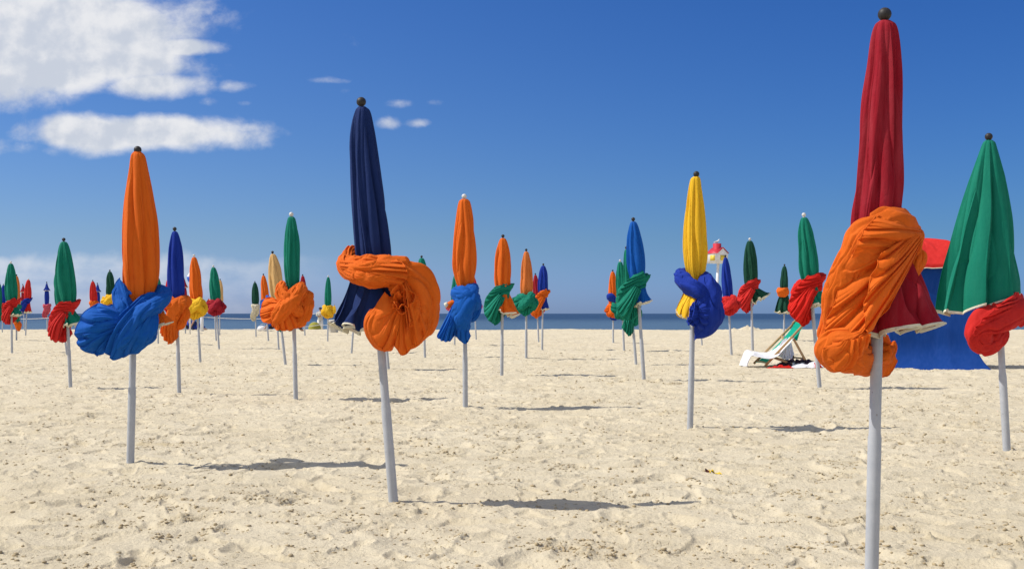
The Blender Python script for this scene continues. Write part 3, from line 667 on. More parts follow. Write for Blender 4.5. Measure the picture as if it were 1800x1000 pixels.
# ---- B: navy with orange, near centre
def hero_b():
    root, px, H, ax = umbrella_base((635, 171), (692, 887), 'tall closed navy umbrella leaning left with a huge orange knot above its hemmed skirt', 'b')
    mb = MB(); hem = MB()
    loft(mb, px, [(188, 630, 643), (196, 624, 651), (220, 618, 656), (260, 615, 661), (310, 615, 669), (360, 617, 678), (410, 621, 684), (450, 624, 687), (490, 628, 686)], n=320, m=280, amp=.12, nf=9, tw=.03, seed=5.1, wr=.09)
    skirt(mb, hem, px, [(440, 630, 684), (480, 622, 690), (520, 610, 702), (560, 594, 716), (580, 586, 725, 4)], nf=9, seed=1.6, sfold=.30, amp=.17, hem=5.0, m=520, n=160, hy=.24, flatten=.52)
    can = mb.build('canopy', cll('navy'), root); hem.build('hem', cl('hem'), can)
    mb = MB()
    T = lambda pts, **kw: tube(mb, px, pts, n=280, m=150, **kw)
    T([(672, 452, -44, 10, 10), (640, 448, -44, 14, 14), (612, 450, -22, 16, 15), (609, 466, 10, 18, 16), (630, 480, 40, 20, 16), (662, 484, 50, 25, 18), (694, 482, 46, 31, 20), (722, 494, 36, 36, 24), (740, 524, 26, 36, 26), (738, 560, 18, 34, 26), (722, 592, 12, 24, 20), (706, 612, 8, 8, 8)], amp=.22, k=1.9, seed=2.4, mm=.16, tw=.18)
    T([(600, 458, -10, 6, 6), (612, 458, 12, 9, 9), (634, 462, 40, 10, 10), (664, 462, 48, 12, 12), (700, 466, 38, 14, 14), (728, 478, 24, 12, 12)], amp=.2, k=1.4, seed=8.4)
    # big sagging bag on the left of the rosette
    T([(704, 520, 42, 10, 10), (690, 545, 44, 24, 18), (678, 572, 38, 32, 22), (680, 598, 28, 26, 18), (690, 616, 20, 9, 8)], amp=.12, k=1.2, seed=6.6, mm=.2)
    T([(722, 535, 30, 20, 18), (728, 565, 30, 30, 22), (716, 596, 22, 24, 18), (708, 616, 14, 8, 8)], amp=.14, k=1.3, seed=3.9, mm=.2)
    # folds radiating down from the gathered throat
    fan(mb, px, [(700, 540, 52), (714, 548, 56), (724, 540, 52)], [(668, 588, 46), (684, 612, 36), (697, 604, 46), (712, 620, 38), (728, 604, 40), (744, 582, 34)], nu=280, nt=130, bulge=12, folds=4, amp=7, seed=1.7, curl=2.5, thick=.9)
    fan(mb, px, [(706, 536, 50), (712, 546, 54)], [(682, 515, 50), (666, 540, 46), (660, 568, 46), (672, 592, 42)], nu=220, nt=110, bulge=16, folds=2, amp=4, seed=4.7, curl=1., thick=.9)
    fan(mb, px, [(720, 530, 52), (724, 545, 54)], [(728, 490, 44), (748, 510, 40), (756, 545, 34), (748, 580, 32)], nu=220, nt=110, bulge=12, folds=3, amp=5, seed=8.7, curl=1.5, thick=.9)
    for (ra, aw, sd, a0, a1) in ((23, 8.5, 1.3, -105, 95), (33, 9.5, 2.9, -100, 80), (43, 9, 4.2, -80, 60)):
        pts = []
        for i_, an in enumerate(np.linspace(math.radians(a0), math.radians(a1), 9)):
            e_ = math.sin(math.pi*i_/8)**.5 if 0 < i_ < 8 else .35
            pts.append((712+ra*1.02*math.cos(an), 541+ra*1.35*math.sin(an)*(1 if math.sin(an) < 0 else 1.15), 57-(ra-20)*.80-6*(1-e_), aw*e_, 7.5*e_))
        tube(mb, px, pts, n=200, m=110, amp=.2, k=1.3, seed=sd, mm=.12, tw=.1)
    tube(mb, px, [(612, 472, 26, 4, 4), (636, 486, 60, 9, 7), (664, 490, 69, 10, 7), (694, 488, 68, 10, 7), (722, 498, 58, 5, 5)], n=160, m=90, amp=.2, k=1.2, seed=3.7)
    tube(mb, px, [(628, 466, 54, 4, 4), (650, 471, 66, 8, 6), (682, 470, 68, 9, 7), (712, 476, 62, 9, 7), (738, 496, 50, 4, 4)], n=160, m=90, amp=.2, k=1.2, seed=5.7)
    fan(mb, px, [(605, 456, 30), (602, 467, 36), (608, 480, 36)], [(700, 458, 58), (718, 470, 66), (722, 488, 66), (706, 506, 64)], nu=340, nt=200, bulge=20, folds=4, amp=6, seed=4.4, curl=3., ampA=.7, thick=.9)
    fan(mb, px, [(704, 466, 66), (716, 484, 68), (714, 508, 66)], [(758, 548, 40), (752, 584, 42), (734, 606, 44), (722, 588, 56), (728, 560, 62)], nu=340, nt=200, bulge=8, folds=5, amp=6, seed=7.1, curl=3., ampA=.5, thick=.9)
    fan(mb, px, [(704, 530, 60), (712, 546, 62), (720, 552, 60)], [(664, 560, 48), (662, 590, 48), (680, 614, 44), (698, 606, 50), (714, 622, 44), (730, 606, 44)], nu=340, nt=180, bulge=10, folds=5, amp=6, seed=2.2, curl=3., ampA=.3, thick=.9)
    # ruffled mouth
    for r0, w0, sd, fo in ((19, 70, 2.2, 3), (12, 74, 5.2, 3)):
        n = 13
        C = [(713+2*math.cos(a), 538+2*math.sin(a), 42) for a in np.linspace(-2.6, 3.0, n)]
        O = [(713+r0*(1+.25*math.sin(3*a+sd))*math.cos(a), 530+r0*1.15*(1+.25*math.sin(4*a+sd))*math.sin(a)-4, w0+3*math.sin(5*a)) for a in np.linspace(-2.6, 3.0, n)]
        fan(mb, px, C, O, nu=240, nt=60, bulge=-3, folds=fo, amp=5, seed=sd, curl=3., ampA=.4, thick=.9)
    mb.build('knotted_cloth', cl('orange'), root)
# ---- C: red with orange, near right
def hero_c():
    root, px, H, ax = umbrella_base((1555, 14), (1532, 1009), 'tallest closed dark red umbrella at the near right, huge orange cloth twisted round it', 'b')
    mb = MB(); hem = MB()
    loft(mb, px, [(37, 1546, 1565), (46, 1537, 1575), (70, 1531, 1580), (120, 1527, 1583), (180, 1518, 1586), (250, 1511, 1587), (320, 1506, 1585), (380, 1501, 1580), (430, 1500, 1585)], n=360, m=300, amp=.12, nf=8, tw=.02, seed=8.3, wr=.09)
    skirt(mb, hem, px, [(400, 1515, 1585), (460, 1515, 1605), (520, 1512, 1628), (560, 1506, 1642), (581, 1502, 1652, -9)], nf=9, seed=2.9, sfold=.34, amp=.20, hem=5.4, hy=.20, m=560, n=180, flatten=.75)
    can = mb.build('canopy', cll('maroon'), root); hem.build('hem', cl('hem'), can)
    mb = MB()
    T = lambda pts, **kw: tube(mb, px, pts, n=300, m=240, **kw)
    # broad turn round the canopy at the top
    T([(1530, 420, -64, 24, 14), (1575, 410, -52, 32, 18), (1594, 406, -10, 36, 20), (1580, 403, 34, 34, 18), (1545, 408, 56, 36, 18), (1508, 430, 62, 38, 20), (1484, 462, 52, 32, 20), (1466, 505, 36, 26, 18), (1452, 550, 26, 18, 14), (1444, 580, 20, 8, 8)], amp=.16, k=1.9, seed=4.1, mm=.2, tw=.12)
    T([(1500, 440, -20, 20, 18), (1490, 490, 6, 34, 26), (1478, 545, 10, 36, 28), (1466, 600, 6, 28, 22), (1462, 635, 6, 10, 8)], amp=.14, k=1.6, seed=5.1)
    # cloth falling from the tuck at the right, folds fanning down to the left
    fan(mb, px, [(1586, 405, 44), (1598, 418, 44), (1602, 432, 40), (1596, 446, 44)], [(1486, 446, 58), (1472, 478, 52), (1456, 520, 42), (1443, 560, 34), (1437, 590, 30), (1452, 600, 44), (1480, 594, 62), (1506, 580, 72)], nu=420, nt=200, bulge=30, folds=7, amp=9, seed=4.6, curl=4., ampA=.3, pw=.8, thick=.9)
    fan(mb, px, [(1590, 412, 54), (1602, 424, 50), (1600, 440, 48)], [(1520, 452, 84), (1500, 500, 88), (1492, 545, 84), (1500, 580, 74), (1522, 562, 66), (1548, 530, 58)], nu=380, nt=200, bulge=16, folds=5, amp=8, seed=2.9, curl=4., ampA=.25, pw=.85, thick=.9)
    fan(mb, px, [(1598, 394, 26), (1607, 412, 36), (1604, 430, 48)], [(1530, 380, 58), (1506, 396, 68), (1486, 424, 74), (1476, 454, 72)], nu=380, nt=200, bulge=24, folds=4, amp=7, seed=6.1, curl=3., ampA=.35, thick=.9)
    fan(mb, px, [(1504, 584, 82), (1478, 594, 82), (1452, 598, 72)], [(1502, 614, 60), (1482, 643, 50), (1460, 650, 42), (1438, 630, 40), (1433, 604, 46)], nu=300, nt=140, bulge=10, folds=4, amp=6, seed=3.1, curl=3., ampA=.4, thick=.9)
    # cuff at the lower left, turned under
    T([(1508, 578, 66, 6, 5), (1484, 592, 64, 16, 12), (1458, 602, 50, 24, 18), (1447, 618, 34, 24, 18), (1462, 640, 22, 18, 14), (1480, 648, 14, 6, 6)], amp=.15, k=1.5, seed=9.3, mm=.2)
    T([(1604, 436, 10, 14, 12), (1604, 458, 12, 18, 15), (1592, 480, 14, 16, 13), (1576, 496, 16, 7, 6)], amp=.13, k=1.2, seed=3.3)
    # lower roll coming round behind the pole
    T([(1440, 598, 20, 12, 10), (1470, 610, 34, 30, 22), (1492, 628, 20, 30, 24), (1528, 634, -20, 26, 22), (1562, 628, -44, 30, 22), (1582, 615, -50, 20, 16), (1590, 600, -50, 8, 8)], amp=.16, k=1.9, seed=7.9, mm=.16)
    fan(mb, px, [(1500, 590, -20), (1545, 575, -40), (1578, 590, -50)], [(1492, 636, 0), (1520, 652, -20), (1552, 662, -36), (1576, 662, -44), (1594, 634, -50)], nu=260, nt=120, bulge=14, folds=3, amp=4, seed=5.7, curl=1.5, thick=.9)
    T([(1606, 395, 6, 4, 4), (1604, 415, 22, 12, 10), (1598, 440, 34, 9, 9), (1592, 452, 36, 4, 4)], amp=.2, seed=2.8)
    mb.build('knotted_cloth', cl('orange'), root)
# ---- D: green with red roll, right edge
def hero_d():
    root, px, H, ax = umbrella_base((1738, 234), (1770, 795), 'half open green umbrella at the right edge with white hem and red rolled cloth', 'b')
    mb = MB(); hem = MB()
    skirt(mb, hem, px, [(247, 1732, 1745), (256, 1726, 1751), (300, 1712, 1760), (360, 1696, 1769), (420, 1681, 1776), (470, 1669, 1781), (510, 1660, 1784, -10), (536, 1654, 1784, -16)], nf=8, seed=3.4, sfold=.12, amp=.15, hem=3.2, n=300, m=420, hy=.10, hg=.3)
    can = mb.build('canopy', cll('green'), root); hem.build('hem', cl('hem'), can)
    mb = MB()
    T = lambda pts, **kw: tube(mb, px, pts, n=260, m=130, **kw)
    T([(1740, 560, -40, 14, 12), (1775, 545, -34, 22, 16), (1786, 540, 0, 25, 18), (1768, 546, 28, 27, 20), (1738, 556, 42, 26, 20), (1708, 568, 46, 22, 20), (1694, 585, 42, 15, 17), (1704, 602, 38, 14, 16), (1726, 604, 34, 12, 12), (1738, 590, 32, 5, 5)], amp=.16, k=1.7, seed=1.9, mm=.16, tw=.3)
    T([(1740, 540, 20, 10, 8), (1722, 555, 40, 20, 15), (1712, 572, 44, 24, 18), (1715, 590, 44, 20, 16), (1728, 596, 42, 8, 8)], amp=.18, k=1.7, seed=4.9, tw=.4)
    T([(1702, 575, 34, 14, 12), (1712, 598, 30, 20, 16), (1738, 600, 20, 20, 16), (1756, 584, 12, 14, 12), (1758, 566, 6, 6, 6)], amp=.18, k=1.6, seed=6.9)
    fan(mb, px, [(1778, 512, 26), (1794, 540, 14), (1790, 562, 18)], [(1734, 532, 60), (1712, 548, 66), (1694, 566, 64), (1684, 588, 56)], nu=280, nt=160, bulge=16, folds=4, amp=5, seed=3.9, curl=2.5, ampA=.6, thick=.8)
    T([(1775, 560, -10, 12, 10), (1785, 552, 0, 12, 12), (1793, 558, 4, 5, 5)], amp=.2, seed=2.)
    mb.build('knotted_cloth', cl('red'), root)
    mb = MB(); fan(mb, px, [(1762, 556, -24), (1782, 556, -24)], [(1762, 568, -24), (1770, 574, -22), (1779, 570, -24)], nu=80, nt=40, bulge=3, folds=3, amp=2, seed=1., thick=.5)
    mb.build('hanging_corner', cl('orange'), root)
# ---- E: yellow with royal blue
def hero_e():
    root, px, H, ax = umbrella_base((1224, 301), (1213, 753), 'closed yellow umbrella with a royal blue knotted cloth and a yellow flap below it', 'b')
    mb = MB(); hem = MB()
    loft(mb, px, [(311, 1218, 1229), (318, 1213, 1232), (350, 1208, 1236), (400, 1203, 1241), (440, 1202, 1243), (470, 1205, 1241), (490, 1212, 1236), (505, 1218, 1232)], n=240, m=220, amp=.15, nf=7, tw=.03, seed=6.2)
    fan(mb, px, [(1206, 508, 6), (1222, 512, 24), (1232, 518, 20)], [(1186, 544, 6), (1190, 552, 18), (1202, 558, 26), (1216, 548, 28), (1224, 530, 28)], nu=200, nt=90, bulge=8, folds=5, amp=4, seed=2.6, curl=2.)
    fan(mb, px, [(1206, 508, -16), (1226, 512, -22)], [(1187, 545, 4), (1192, 556, -8), (1208, 560, -14), (1224, 556, -18)], nu=120, nt=60, bulge=-6, folds=4, amp=4, seed=5.6)
    e = MB()
    fan(e, px, [(1186, 543, 8), (1190, 550, 19), (1202, 556, 27), (1212, 548, 30)], [(1187, 548, 7), (1192, 556, 18), (1203, 561, 26), (1213, 553, 29)], nu=120, nt=8, bulge=0, folds=5, amp=1.5, seed=2.6, ampA=1)
    can = mb.build('canopy', cl('yellow'), root); e.build('hem', cl('hem'), can)
    mb = MB()
    T = lambda pts, **kw: tube(mb, px, pts, n=220, m=120, **kw)
    T([(1232, 490, -24, 10, 10), (1208, 484, -22, 14, 12), (1198, 490, 2, 15, 13), (1206, 503, 24, 16, 13), (1222, 512, 34, 16, 13), (1238, 522, 34, 10, 10)], amp=.15, k=1.4, seed=2.2, mm=.2)
    T([(1236, 476, -10, 6, 6), (1240, 492, 10, 14, 12), (1242, 512, 26, 21, 16), (1242, 540, 28, 23, 18), (1240, 566, 22, 22, 16), (1228, 585, 16, 14, 10), (1219, 595, 12, 5, 5)], amp=.13, k=1.3, seed=5.2, mm=.16)
    T([(1250, 510, 0, 10, 10), (1255, 535, 6, 12, 12), (1256, 550, 8, 6, 6)], amp=.2, seed=3.2)
    fan(mb, px, [(1216, 536, 34), (1220, 548, 38), (1220, 560, 34)], [(1222, 504, 36), (1240, 496, 26), (1254, 520, 20), (1262, 548, 14), (1250, 572, 16), (1234, 586, 16), (1219, 596, 14)], nu=260, nt=130, bulge=18, folds=5, amp=4, seed=3.3, curl=2.5, ampA=.3, thick=.6)
    T([(1225, 555, 14, 12, 12), (1235, 570, 20, 18, 14), (1228, 588, 16, 10, 10)], amp=.16, seed=9.2)
    fan(mb, px, [(1226, 544, 34), (1230, 552, 34)], [(1218, 528, 36), (1208, 540, 38), (1206, 554, 36), (1204, 566, 32), (1214, 572, 34)], nu=200, nt=70, bulge=3, folds=7, amp=5, seed=4.1, curl=4., ampA=.4, thick=.7)
    fan(mb, px, [(1228, 548, 28), (1232, 558, 28)], [(1214, 534, 44), (1212, 548, 46), (1210, 560, 42), (1218, 570, 38)], nu=160, nt=70, bulge=3, folds=6, amp=4, seed=7.1, curl=4., ampA=.4, thick=.7)
    mb.build('knotted_cloth', cl('royal'), root)
# ---- Fm: orange with blue, middle
def hero_f():
    root, px, H, ax = umbrella_base((816, 341), (818, 720), 'closed orange umbrella with a bright blue cloth knot hanging in two tails and white ball', 'w')
    mb = MB(); hem = MB()
    loft(mb, px, [(350, 811, 822), (357, 806, 827), (385, 803, 831), (425, 798, 835), (465, 797, 836), (490, 802, 834), (505, 806, 830)], n=220, m=200, amp=.17, nf=7, tw=.03, seed=3.2)
    T2 = lambda pts, **kw: tube(mb, px, pts, n=80, m=50, **kw)
    T2([(812, 524, 10, 5, 5), (800, 531, 14, 6, 5), (789, 537, 14, 5, 4), (784, 539, 14, 3, 3)], amp=.1, seed=2.)
    rings(hem, [(*px(np.array(p)), r*px.k) for p, r in (((788, 534, 15), 4.2), ((783.5, 537, 15), 4.4), ((782.6, 537.4, 15), 3.6))], 14)
    can = mb.build('canopy', cl('orange'), root); hem.build('hem', cl('hem'), can)
    mb = MB()
    T = lambda pts, **kw: tube(mb, px, pts, n=200, m=110, **kw)
    T([(800, 512, -6, 8, 8), (805, 515, 16, 13, 10), (818, 522, 28, 17, 12), (830, 534, 22, 16, 12), (836, 548, 8, 8, 8)], amp=.16, k=1.3, seed=1.1)
    T([(830, 498, -8, 8, 8), (829, 512, 14, 15, 11), (820, 530, 30, 19, 13), (812, 556, 28, 18, 13), (812, 580, 20, 15, 11), (816, 594, 14, 10, 8), (818, 600, 12, 4, 4)], amp=.15, k=1.3, seed=4.4, mm=.18)
    T([(836, 515, -8, 8, 8), (836, 538, 4, 11, 12), (830, 556, 12, 10, 10), (822, 566, 14, 4, 4)], amp=.18, seed=7.4)
    T([(802, 505, -10, 10, 8), (818, 510, -24, 14, 10), (836, 515, -12, 10, 10)], amp=.18, seed=2.4)
    fan(mb, px, [(800, 530, 22), (814, 538, 30)], [(770, 592, 14), (780, 598, 22), (793, 597, 26), (802, 586, 26)], nu=160, nt=90, bulge=8, folds=5, amp=5, seed=3., curl=2.5, thick=.7)
    fan(mb, px, [(800, 532, 10), (812, 540, 10)], [(771, 591, 10), (782, 596, 8), (800, 588, 8)], nu=100, nt=60, bulge=-4, folds=4, amp=4, seed=6., curl=2.)
    fan(mb, px, [(804, 556, 26), (820, 560, 28)], [(800, 578, 22), (808, 596, 22), (820, 602, 20), (828, 590, 18)], nu=120, nt=60, bulge=8, folds=4, amp=4, seed=6., curl=2., thick=.7)
    mb.build('knotted_cloth', cl('blue'), root)
def hero_g():
    root, px, H, ax = umbrella_base((512, 373), (520, 703), 'closed green umbrella with wide ruffled orange bunch and white ball, left of the navy one', 'w')
    mb = MB(); loft(mb, px, [(381, 508, 516), (388, 505, 520), (420, 500, 525), (460, 499, 526), (490, 502, 526), (510, 506, 524), (530, 508, 522)], n=180, m=180, amp=.14, nf=7, seed=4.2, tw=.05)
    mb.build('canopy', cl('green'), root); mb = MB()
    T = lambda pts, **kw: tube(mb, px, pts, n=150, m=110, **kw)
    T([(508, 520, 0, 10, 10), (508, 540, 4, 26, 18), (510, 560, 4, 24, 18), (512, 576, 4, 8, 8)], amp=.2, k=1.6, seed=1.)
    T([(499, 494, 4, 6, 5), (498, 506, 18, 10, 8), (504, 520, 28, 13, 9), (516, 534, 30, 13, 10), (528, 548, 22, 11, 9), (534, 560, 12, 5, 5)], amp=.2, k=1.5, seed=3.)
    T([(532, 496, 0, 7, 6), (530, 510, 20, 12, 9), (520, 526, 32, 14, 10), (506, 542, 36, 16, 11), (494, 558, 32, 14, 10), (486, 572, 24, 6, 6)], amp=.2, k=1.6, seed=5.)
    T([(535, 510, -10, 10, 8), (540, 528, 8, 14, 10), (538, 548, 12, 13, 10), (528, 564, 14, 12, 10), (516, 576, 14, 6, 6)], amp=.22, k=1.5, seed=8.)
    T([(500, 510, -20, 10, 8), (518, 515, -28, 14, 10), (534, 512, -16, 12, 9)], amp=.2, k=1.5, seed=2.)
    fn = lambda A, B, **kw: fan(mb, px, A, B, nu=200, nt=90, thick=.5, **kw)
    fn([(500, 528, 26), (506, 542, 32)], [(480, 520, 14), (467, 527, 10), (462, 545, 14), (464, 562, 18), (478, 567, 24)], folds=3, amp=5, bulge=7, seed=2.6, curl=2.4, ampA=.3)
    fn([(500, 548, 34), (514, 548, 32)], [(478, 562, 26), (488, 576, 28), (504, 580, 28), (520, 578, 24), (532, 566, 16)], folds=4, amp=5, bulge=7, seed=5.3, curl=2.4, ampA=.3)
    fn([(516, 522, 32), (514, 536, 34)], [(530, 500, 16), (542, 514, 10), (545, 536, 10), (540, 556, 14)], folds=4, amp=4, bulge=5, seed=7.7, curl=2., ampA=.4)
    mb.build('knotted_cloth', cl('orange'), root)
for f in (hero_a, hero_b, hero_c, hero_d, hero_e, hero_f, hero_g): f()

# ---- the rest: label, tip, foot, canopy, cloth, options
L = [
 ('closed royal blue umbrella with orange cloth tail hanging low, right of the tall orange one', (307, 399), (315, 692), 'royal', 'orange', dict(kind='tail', ky=.46, seed=12, wid=.048)),
 ('closed green umbrella with climbing red sash and red bag below its hem, left side', (112, 418), (124, 680), 'green', 'red', dict(kind='wrap', ky=.47, seed=13, wid=.062, sk=(.02, .082, .115, -.01))),
 ('closed orange umbrella with slanting green sash and flared orange skirt beside the blue knot', (884, 412), (882, 661), 'orange', 'green', dict(kind='wrap', ky=.40, seed=14, wid=.058, kdx=-.01, sk=(.02, .085, .155, .02), nf=6)),
 ('closed bright blue umbrella with bulky green cloth, nearest of the group right of centre', (1113, 382), (1132, 669), 'blue', 'green', dict(kind='wrap', ky=.40, seed=15, wid=.052, kdx=-.01, sk=(.01, .058, .13, -.01))),
 ('closed green umbrella with bright red sash and white ball right beside the deck chair', (1413, 374), (1441, 684), 'green', 'scarlet', dict(kind='wrap', ball='w', ky=.40, seed=16, wid=.052, sk=(.02, .075, .125, .0), nf=8)),
 ('closed dark green umbrella with faded red sash and white ball, left of the deck chair', (1318, 418), (1323, 617), 'darkgreen', 'red', dict(kind='wrap', ball='w', ky=.42, seed=17, wid=.062, sk=(.075, .075, .12, -.03), nf=7)),
 ('closed beige umbrella leaning left behind the ruffled orange bunch, larger of the beige ones', (479, 441), (502, 643), 'beige', 'green', dict(kind='tail', side=-1, ky=.48, seed=18, wid=.062)),
 ('closed orange umbrella with a yellow knotted cloth and white ball', (341, 447), (352, 635), 'orange', 'yellow', dict(kind='bunch', ball='w', ky=.46, seed=19, wid=.056)),
 ('closed pale orange umbrella with green knot, left of the small royal blue one', (925, 437), (925, 631), 'paleorange', 'green', dict(kind='bunch', ky=.45, seed=20, wid=.054)),
 ('closed green umbrella half hidden behind the big orange knot of the navy umbrella', (741, 449), (747, 627), 'green', 'green', dict(kind='tail', ky=.52, seed=21, wid=.066)),
 ('closed green umbrella with dark crimson bunch and white ball, right of the yellow knot', (375, 466), (385, 613), 'green', 'crimson', dict(kind='bunch', ball='w', ky=.46, seed=22, wid=.062)),
 ('small closed beige umbrella with crimson cloth just behind a green one', (387, 490), (386, 589), 'beige', 'crimson', dict(kind='bunch', ky=.47, side=-1, seed=23, wid=.055)),
 ('closed umbrella mostly hidden behind a green one, only its orange bunched cloth showing', (374, 481), (380, 600), 'green', 'orange', dict(kind='bunch', ky=.42, seed=24, wid=.055)),
 ('small closed royal blue umbrella with orange sash, rightmost of the central group', (955, 463), (953, 615), 'royal', 'orange', dict(kind='wrap', ky=.36, seed=25, wid=.058, sk=(.01, .06, .17, .0), nf=7)),
 ('small closed crimson umbrella peeping out left of the small royal blue one', (941, 480), (947, 603), 'crimson', 'orange', dict(kind='bunch', ky=.48, seed=26, wid=.05)),
 ('small closed orange umbrella with orange cloth and a ball of blue cloth above it', (1077, 474), (1078, 605), 'orange', 'orange', dict(kind='bunch', ky=.5, seed=27, wid=.058)),
 ('closed green umbrella with white ball, second from the left in the group right of centre', (1090, 456), (1097, 616), 'green', 'green', dict(kind='bunch', ball='w', ky=.52, seed=28, wid=.058)),
 ('closed green umbrella hidden behind the bright blue one, only a green strip showing', (1101, 433), (1118, 639), 'green', 'green', dict(kind='tail', ky=.52, seed=29, wid=.05)),
 ('closed royal blue umbrella with pinkish red knot in front of the little house', (1275, 448), (1286, 624), 'royal', 'red', dict(kind='bunch', ky=.46, seed=30, wid=.050)),
 ('small closed dark green umbrella with a thin orange band, behind the deck chair', (1379, 464), (1378, 599), 'darkgreen', 'orange', dict(kind='bunch', ky=.36, seed=31, wid=.05, sk=(-.01, .10, .27, .0), nf=7, knot=False)),
 ('closed green umbrella with drooping red knotted cloth and white ball, far left', (19, 459), (21, 620), 'green', 'red', dict(kind='wrap', ball='w', ky=.46, seed=32, wid=.062, kdx=.02, sk=(.03, .075, .13, .0))),
 ('closed orange umbrella just behind the far left green one, green cloth round it', (29, 482), (29, 600), 'paleorange', 'green', dict(kind='tail', side=-1, ky=.50, seed=33, wid=.055)),
 ('tiny closed blue umbrella with red cloth at the left edge', (6, 499), (4, 584), 'royal', 'red', dict(kind='tail', ky=.44, seed=34, wid=.055)),
 ('small closed red umbrella with blue sash, far left', (50, 489), (45, 589), 'red', 'royal', dict(kind='wrap', ball='w', ky=.40, seed=35, wid=.06, sk=(.0, .075, .2, .0))),
 ('small crimson umbrella folded in two tiers, beside the red one with blue sash', (40, 499), (43, 581), 'crimson', 'green', dict(kind='bunch', ky=.42, seed=36, tiers=True)),
 ('small blue umbrella folded in two tiers with a pink knot at far left', (82, 495), (83, 582), 'royal', 'pink', dict(kind='tail', ky=.5, seed=37, tiers=True)),
 ('closed green umbrella with pinkish red cloth hidden behind the green one with red sash', (99, 477), (118, 625), 'green', 'pink', dict(kind='tail', ky=.46, seed=38, wid=.055)),
 ('small closed red umbrella with orange cloth, left of the big blue knot', (163, 492), (167, 590), 'red', 'orange', dict(kind='tail', ky=.42, seed=39, wid=.062)),
 ('small blue umbrella folded in two tiers behind the red one with orange cloth', (171, 497), (174, 583), 'royal', 'crimson', dict(kind='bunch', ky=.46, seed=40, tiers=True)),
 ('closed dark green umbrella with yellow cloth above the big blue knot', (193, 474), (198, 598), 'darkgreen', 'yellow', dict(kind='bunch', ky=.40, seed=41, wid=.06)),
 ('small closed blue umbrella mostly hidden behind the tall orange one', (215, 495), (219, 586), 'blue', 'royal', dict(kind='bunch', ky=.5, seed=42, wid=.06)),
 ('closed green umbrella showing just right of the tall orange one', (277, 485), (278, 606), 'green', 'green', dict(kind='bunch', ky=.5, seed=43, wid=.062)),
 ('small closed red umbrella hidden behind the left side of the blue one with orange tail', (296, 488), (299, 590), 'red', 'red', dict(kind='bunch', ky=.44, seed=44, wid=.06)),
 ('small crimson umbrella folded in two tiers, right of the royal blue one', (323, 487), (326, 587), 'crimson', 'yellow', dict(kind='bunch', ky=.5, seed=45, tiers=True)),
 ('small closed dark green umbrella with cream cloth, left of the leaning beige one', (448, 494), (450, 592), 'darkgreen', 'cream', dict(kind='tail', ky=.46, seed=46, wid=.062)),
 ('small closed orange umbrella with blue cloth, between the dark green and the beige one', (463, 481), (472, 601), 'orange', 'blue', dict(kind='tail', side=-1, ky=.5, seed=47, wid=.058)),
 ('closed red umbrella hidden behind the beige one, blue knot showing at its left', (482, 478), (490, 614), 'red', 'blue', dict(kind='bunch', ky=.36, seed=48, wid=.05, kdx=-.05)),
 ('small closed crimson umbrella just right of the green one with orange bunch', (532, 482), (536, 590), 'crimson', 'green', dict(kind='bunch', ky=.5, side=-1, seed=49, wid=.055)),
 ('closed green umbrella with yellow knotted cloth, beside the person in white', (577, 484), (576, 601), 'green', 'yellow', dict(kind='bunch', ky=.50, side=-1, ball='w', seed=50, wid=.048)),
 ('closed umbrella hidden behind the navy skirt, only the foot of its pole showing', (628, 476), (618, 621), 'blue', 'blue', dict(kind='bunch', ky=.46, seed=51, wid=.05)),
 ('closed umbrella behind the near navy one, a sliver of its pole showing', (664, 440), (683, 650), 'navy', 'navy', dict(kind='bunch', ky=.46, seed=52, wid=.045)),
 ('closed green umbrella hidden behind the middle orange one, green edge on its left', (802, 478), (799, 607), 'green', 'pink', dict(kind='bunch', ky=.44, seed=53, wid=.06)),
 ('closed red umbrella hidden behind the middle orange one, red edge on its right', (832, 484), (837, 598), 'red', 'red', dict(kind='bunch', ky=.44, seed=54, wid=.055)),
 ('closed umbrella hidden behind the yellow one, foot of its pole showing to the right', (1226, 486), (1234, 607), 'yellow', 'royal', dict(kind='bunch', ky=.46, seed=55, wid=.05)),
 ('closed green umbrella cut by the left edge of the photo, black ball at its top', (-1, 496), (-5, 600), 'green', 'green', dict(kind='tail', ky=.5, seed=56, wid=.05)),
]
extra = {}
for (lab, tip, base, c, kc, kw) in L:
    extra[lab] = umbrella(lab, tip, base, c, kc, **kw)
def small_extra(key, name, mat, pts, **kw):
    for lab, (root, px, H, ax) in extra.items():
        if lab.startswith(key):
            mb = MB(); tube(mb, px, pts, n=60, m=36, **kw); mb.build(name, mat, root); return
small_extra('small closed orange umbrella with orange cloth', 'blue_bundle', cl('royal'), [(1066, 524, 10, 3, 3), (1071, 523, 14, 8, 7), (1077, 527, 12, 6, 6), (1080, 532, 8, 2, 2)], seed=2.)
small_extra('small closed orange umbrella with orange cloth', 'blue_tail', cl('royal'), [(1074, 548, 0, 5, 5), (1080, 556, 0, 8, 5), (1087, 560, 0, 3, 3)], seed=3.)
small_extra('small closed dark green umbrella with a thin', 'orange_band', cl('orange'), [(1383, 512, -8, 4, 4), (1372, 512, -2, 8, 5), (1370, 514, 6, 8, 5), (1378, 514, 11, 8, 4), (1385, 514, 4, 5, 4)], seed=4.)
small_extra('closed orange umbrella just behind', 'orange_bundle', cl('orange'), [(30, 560, 4, 4, 4), (33, 570, 5, 6, 5), (34, 578, 4, 4, 4), (33, 582, 2, 2, 2)], seed=4.)

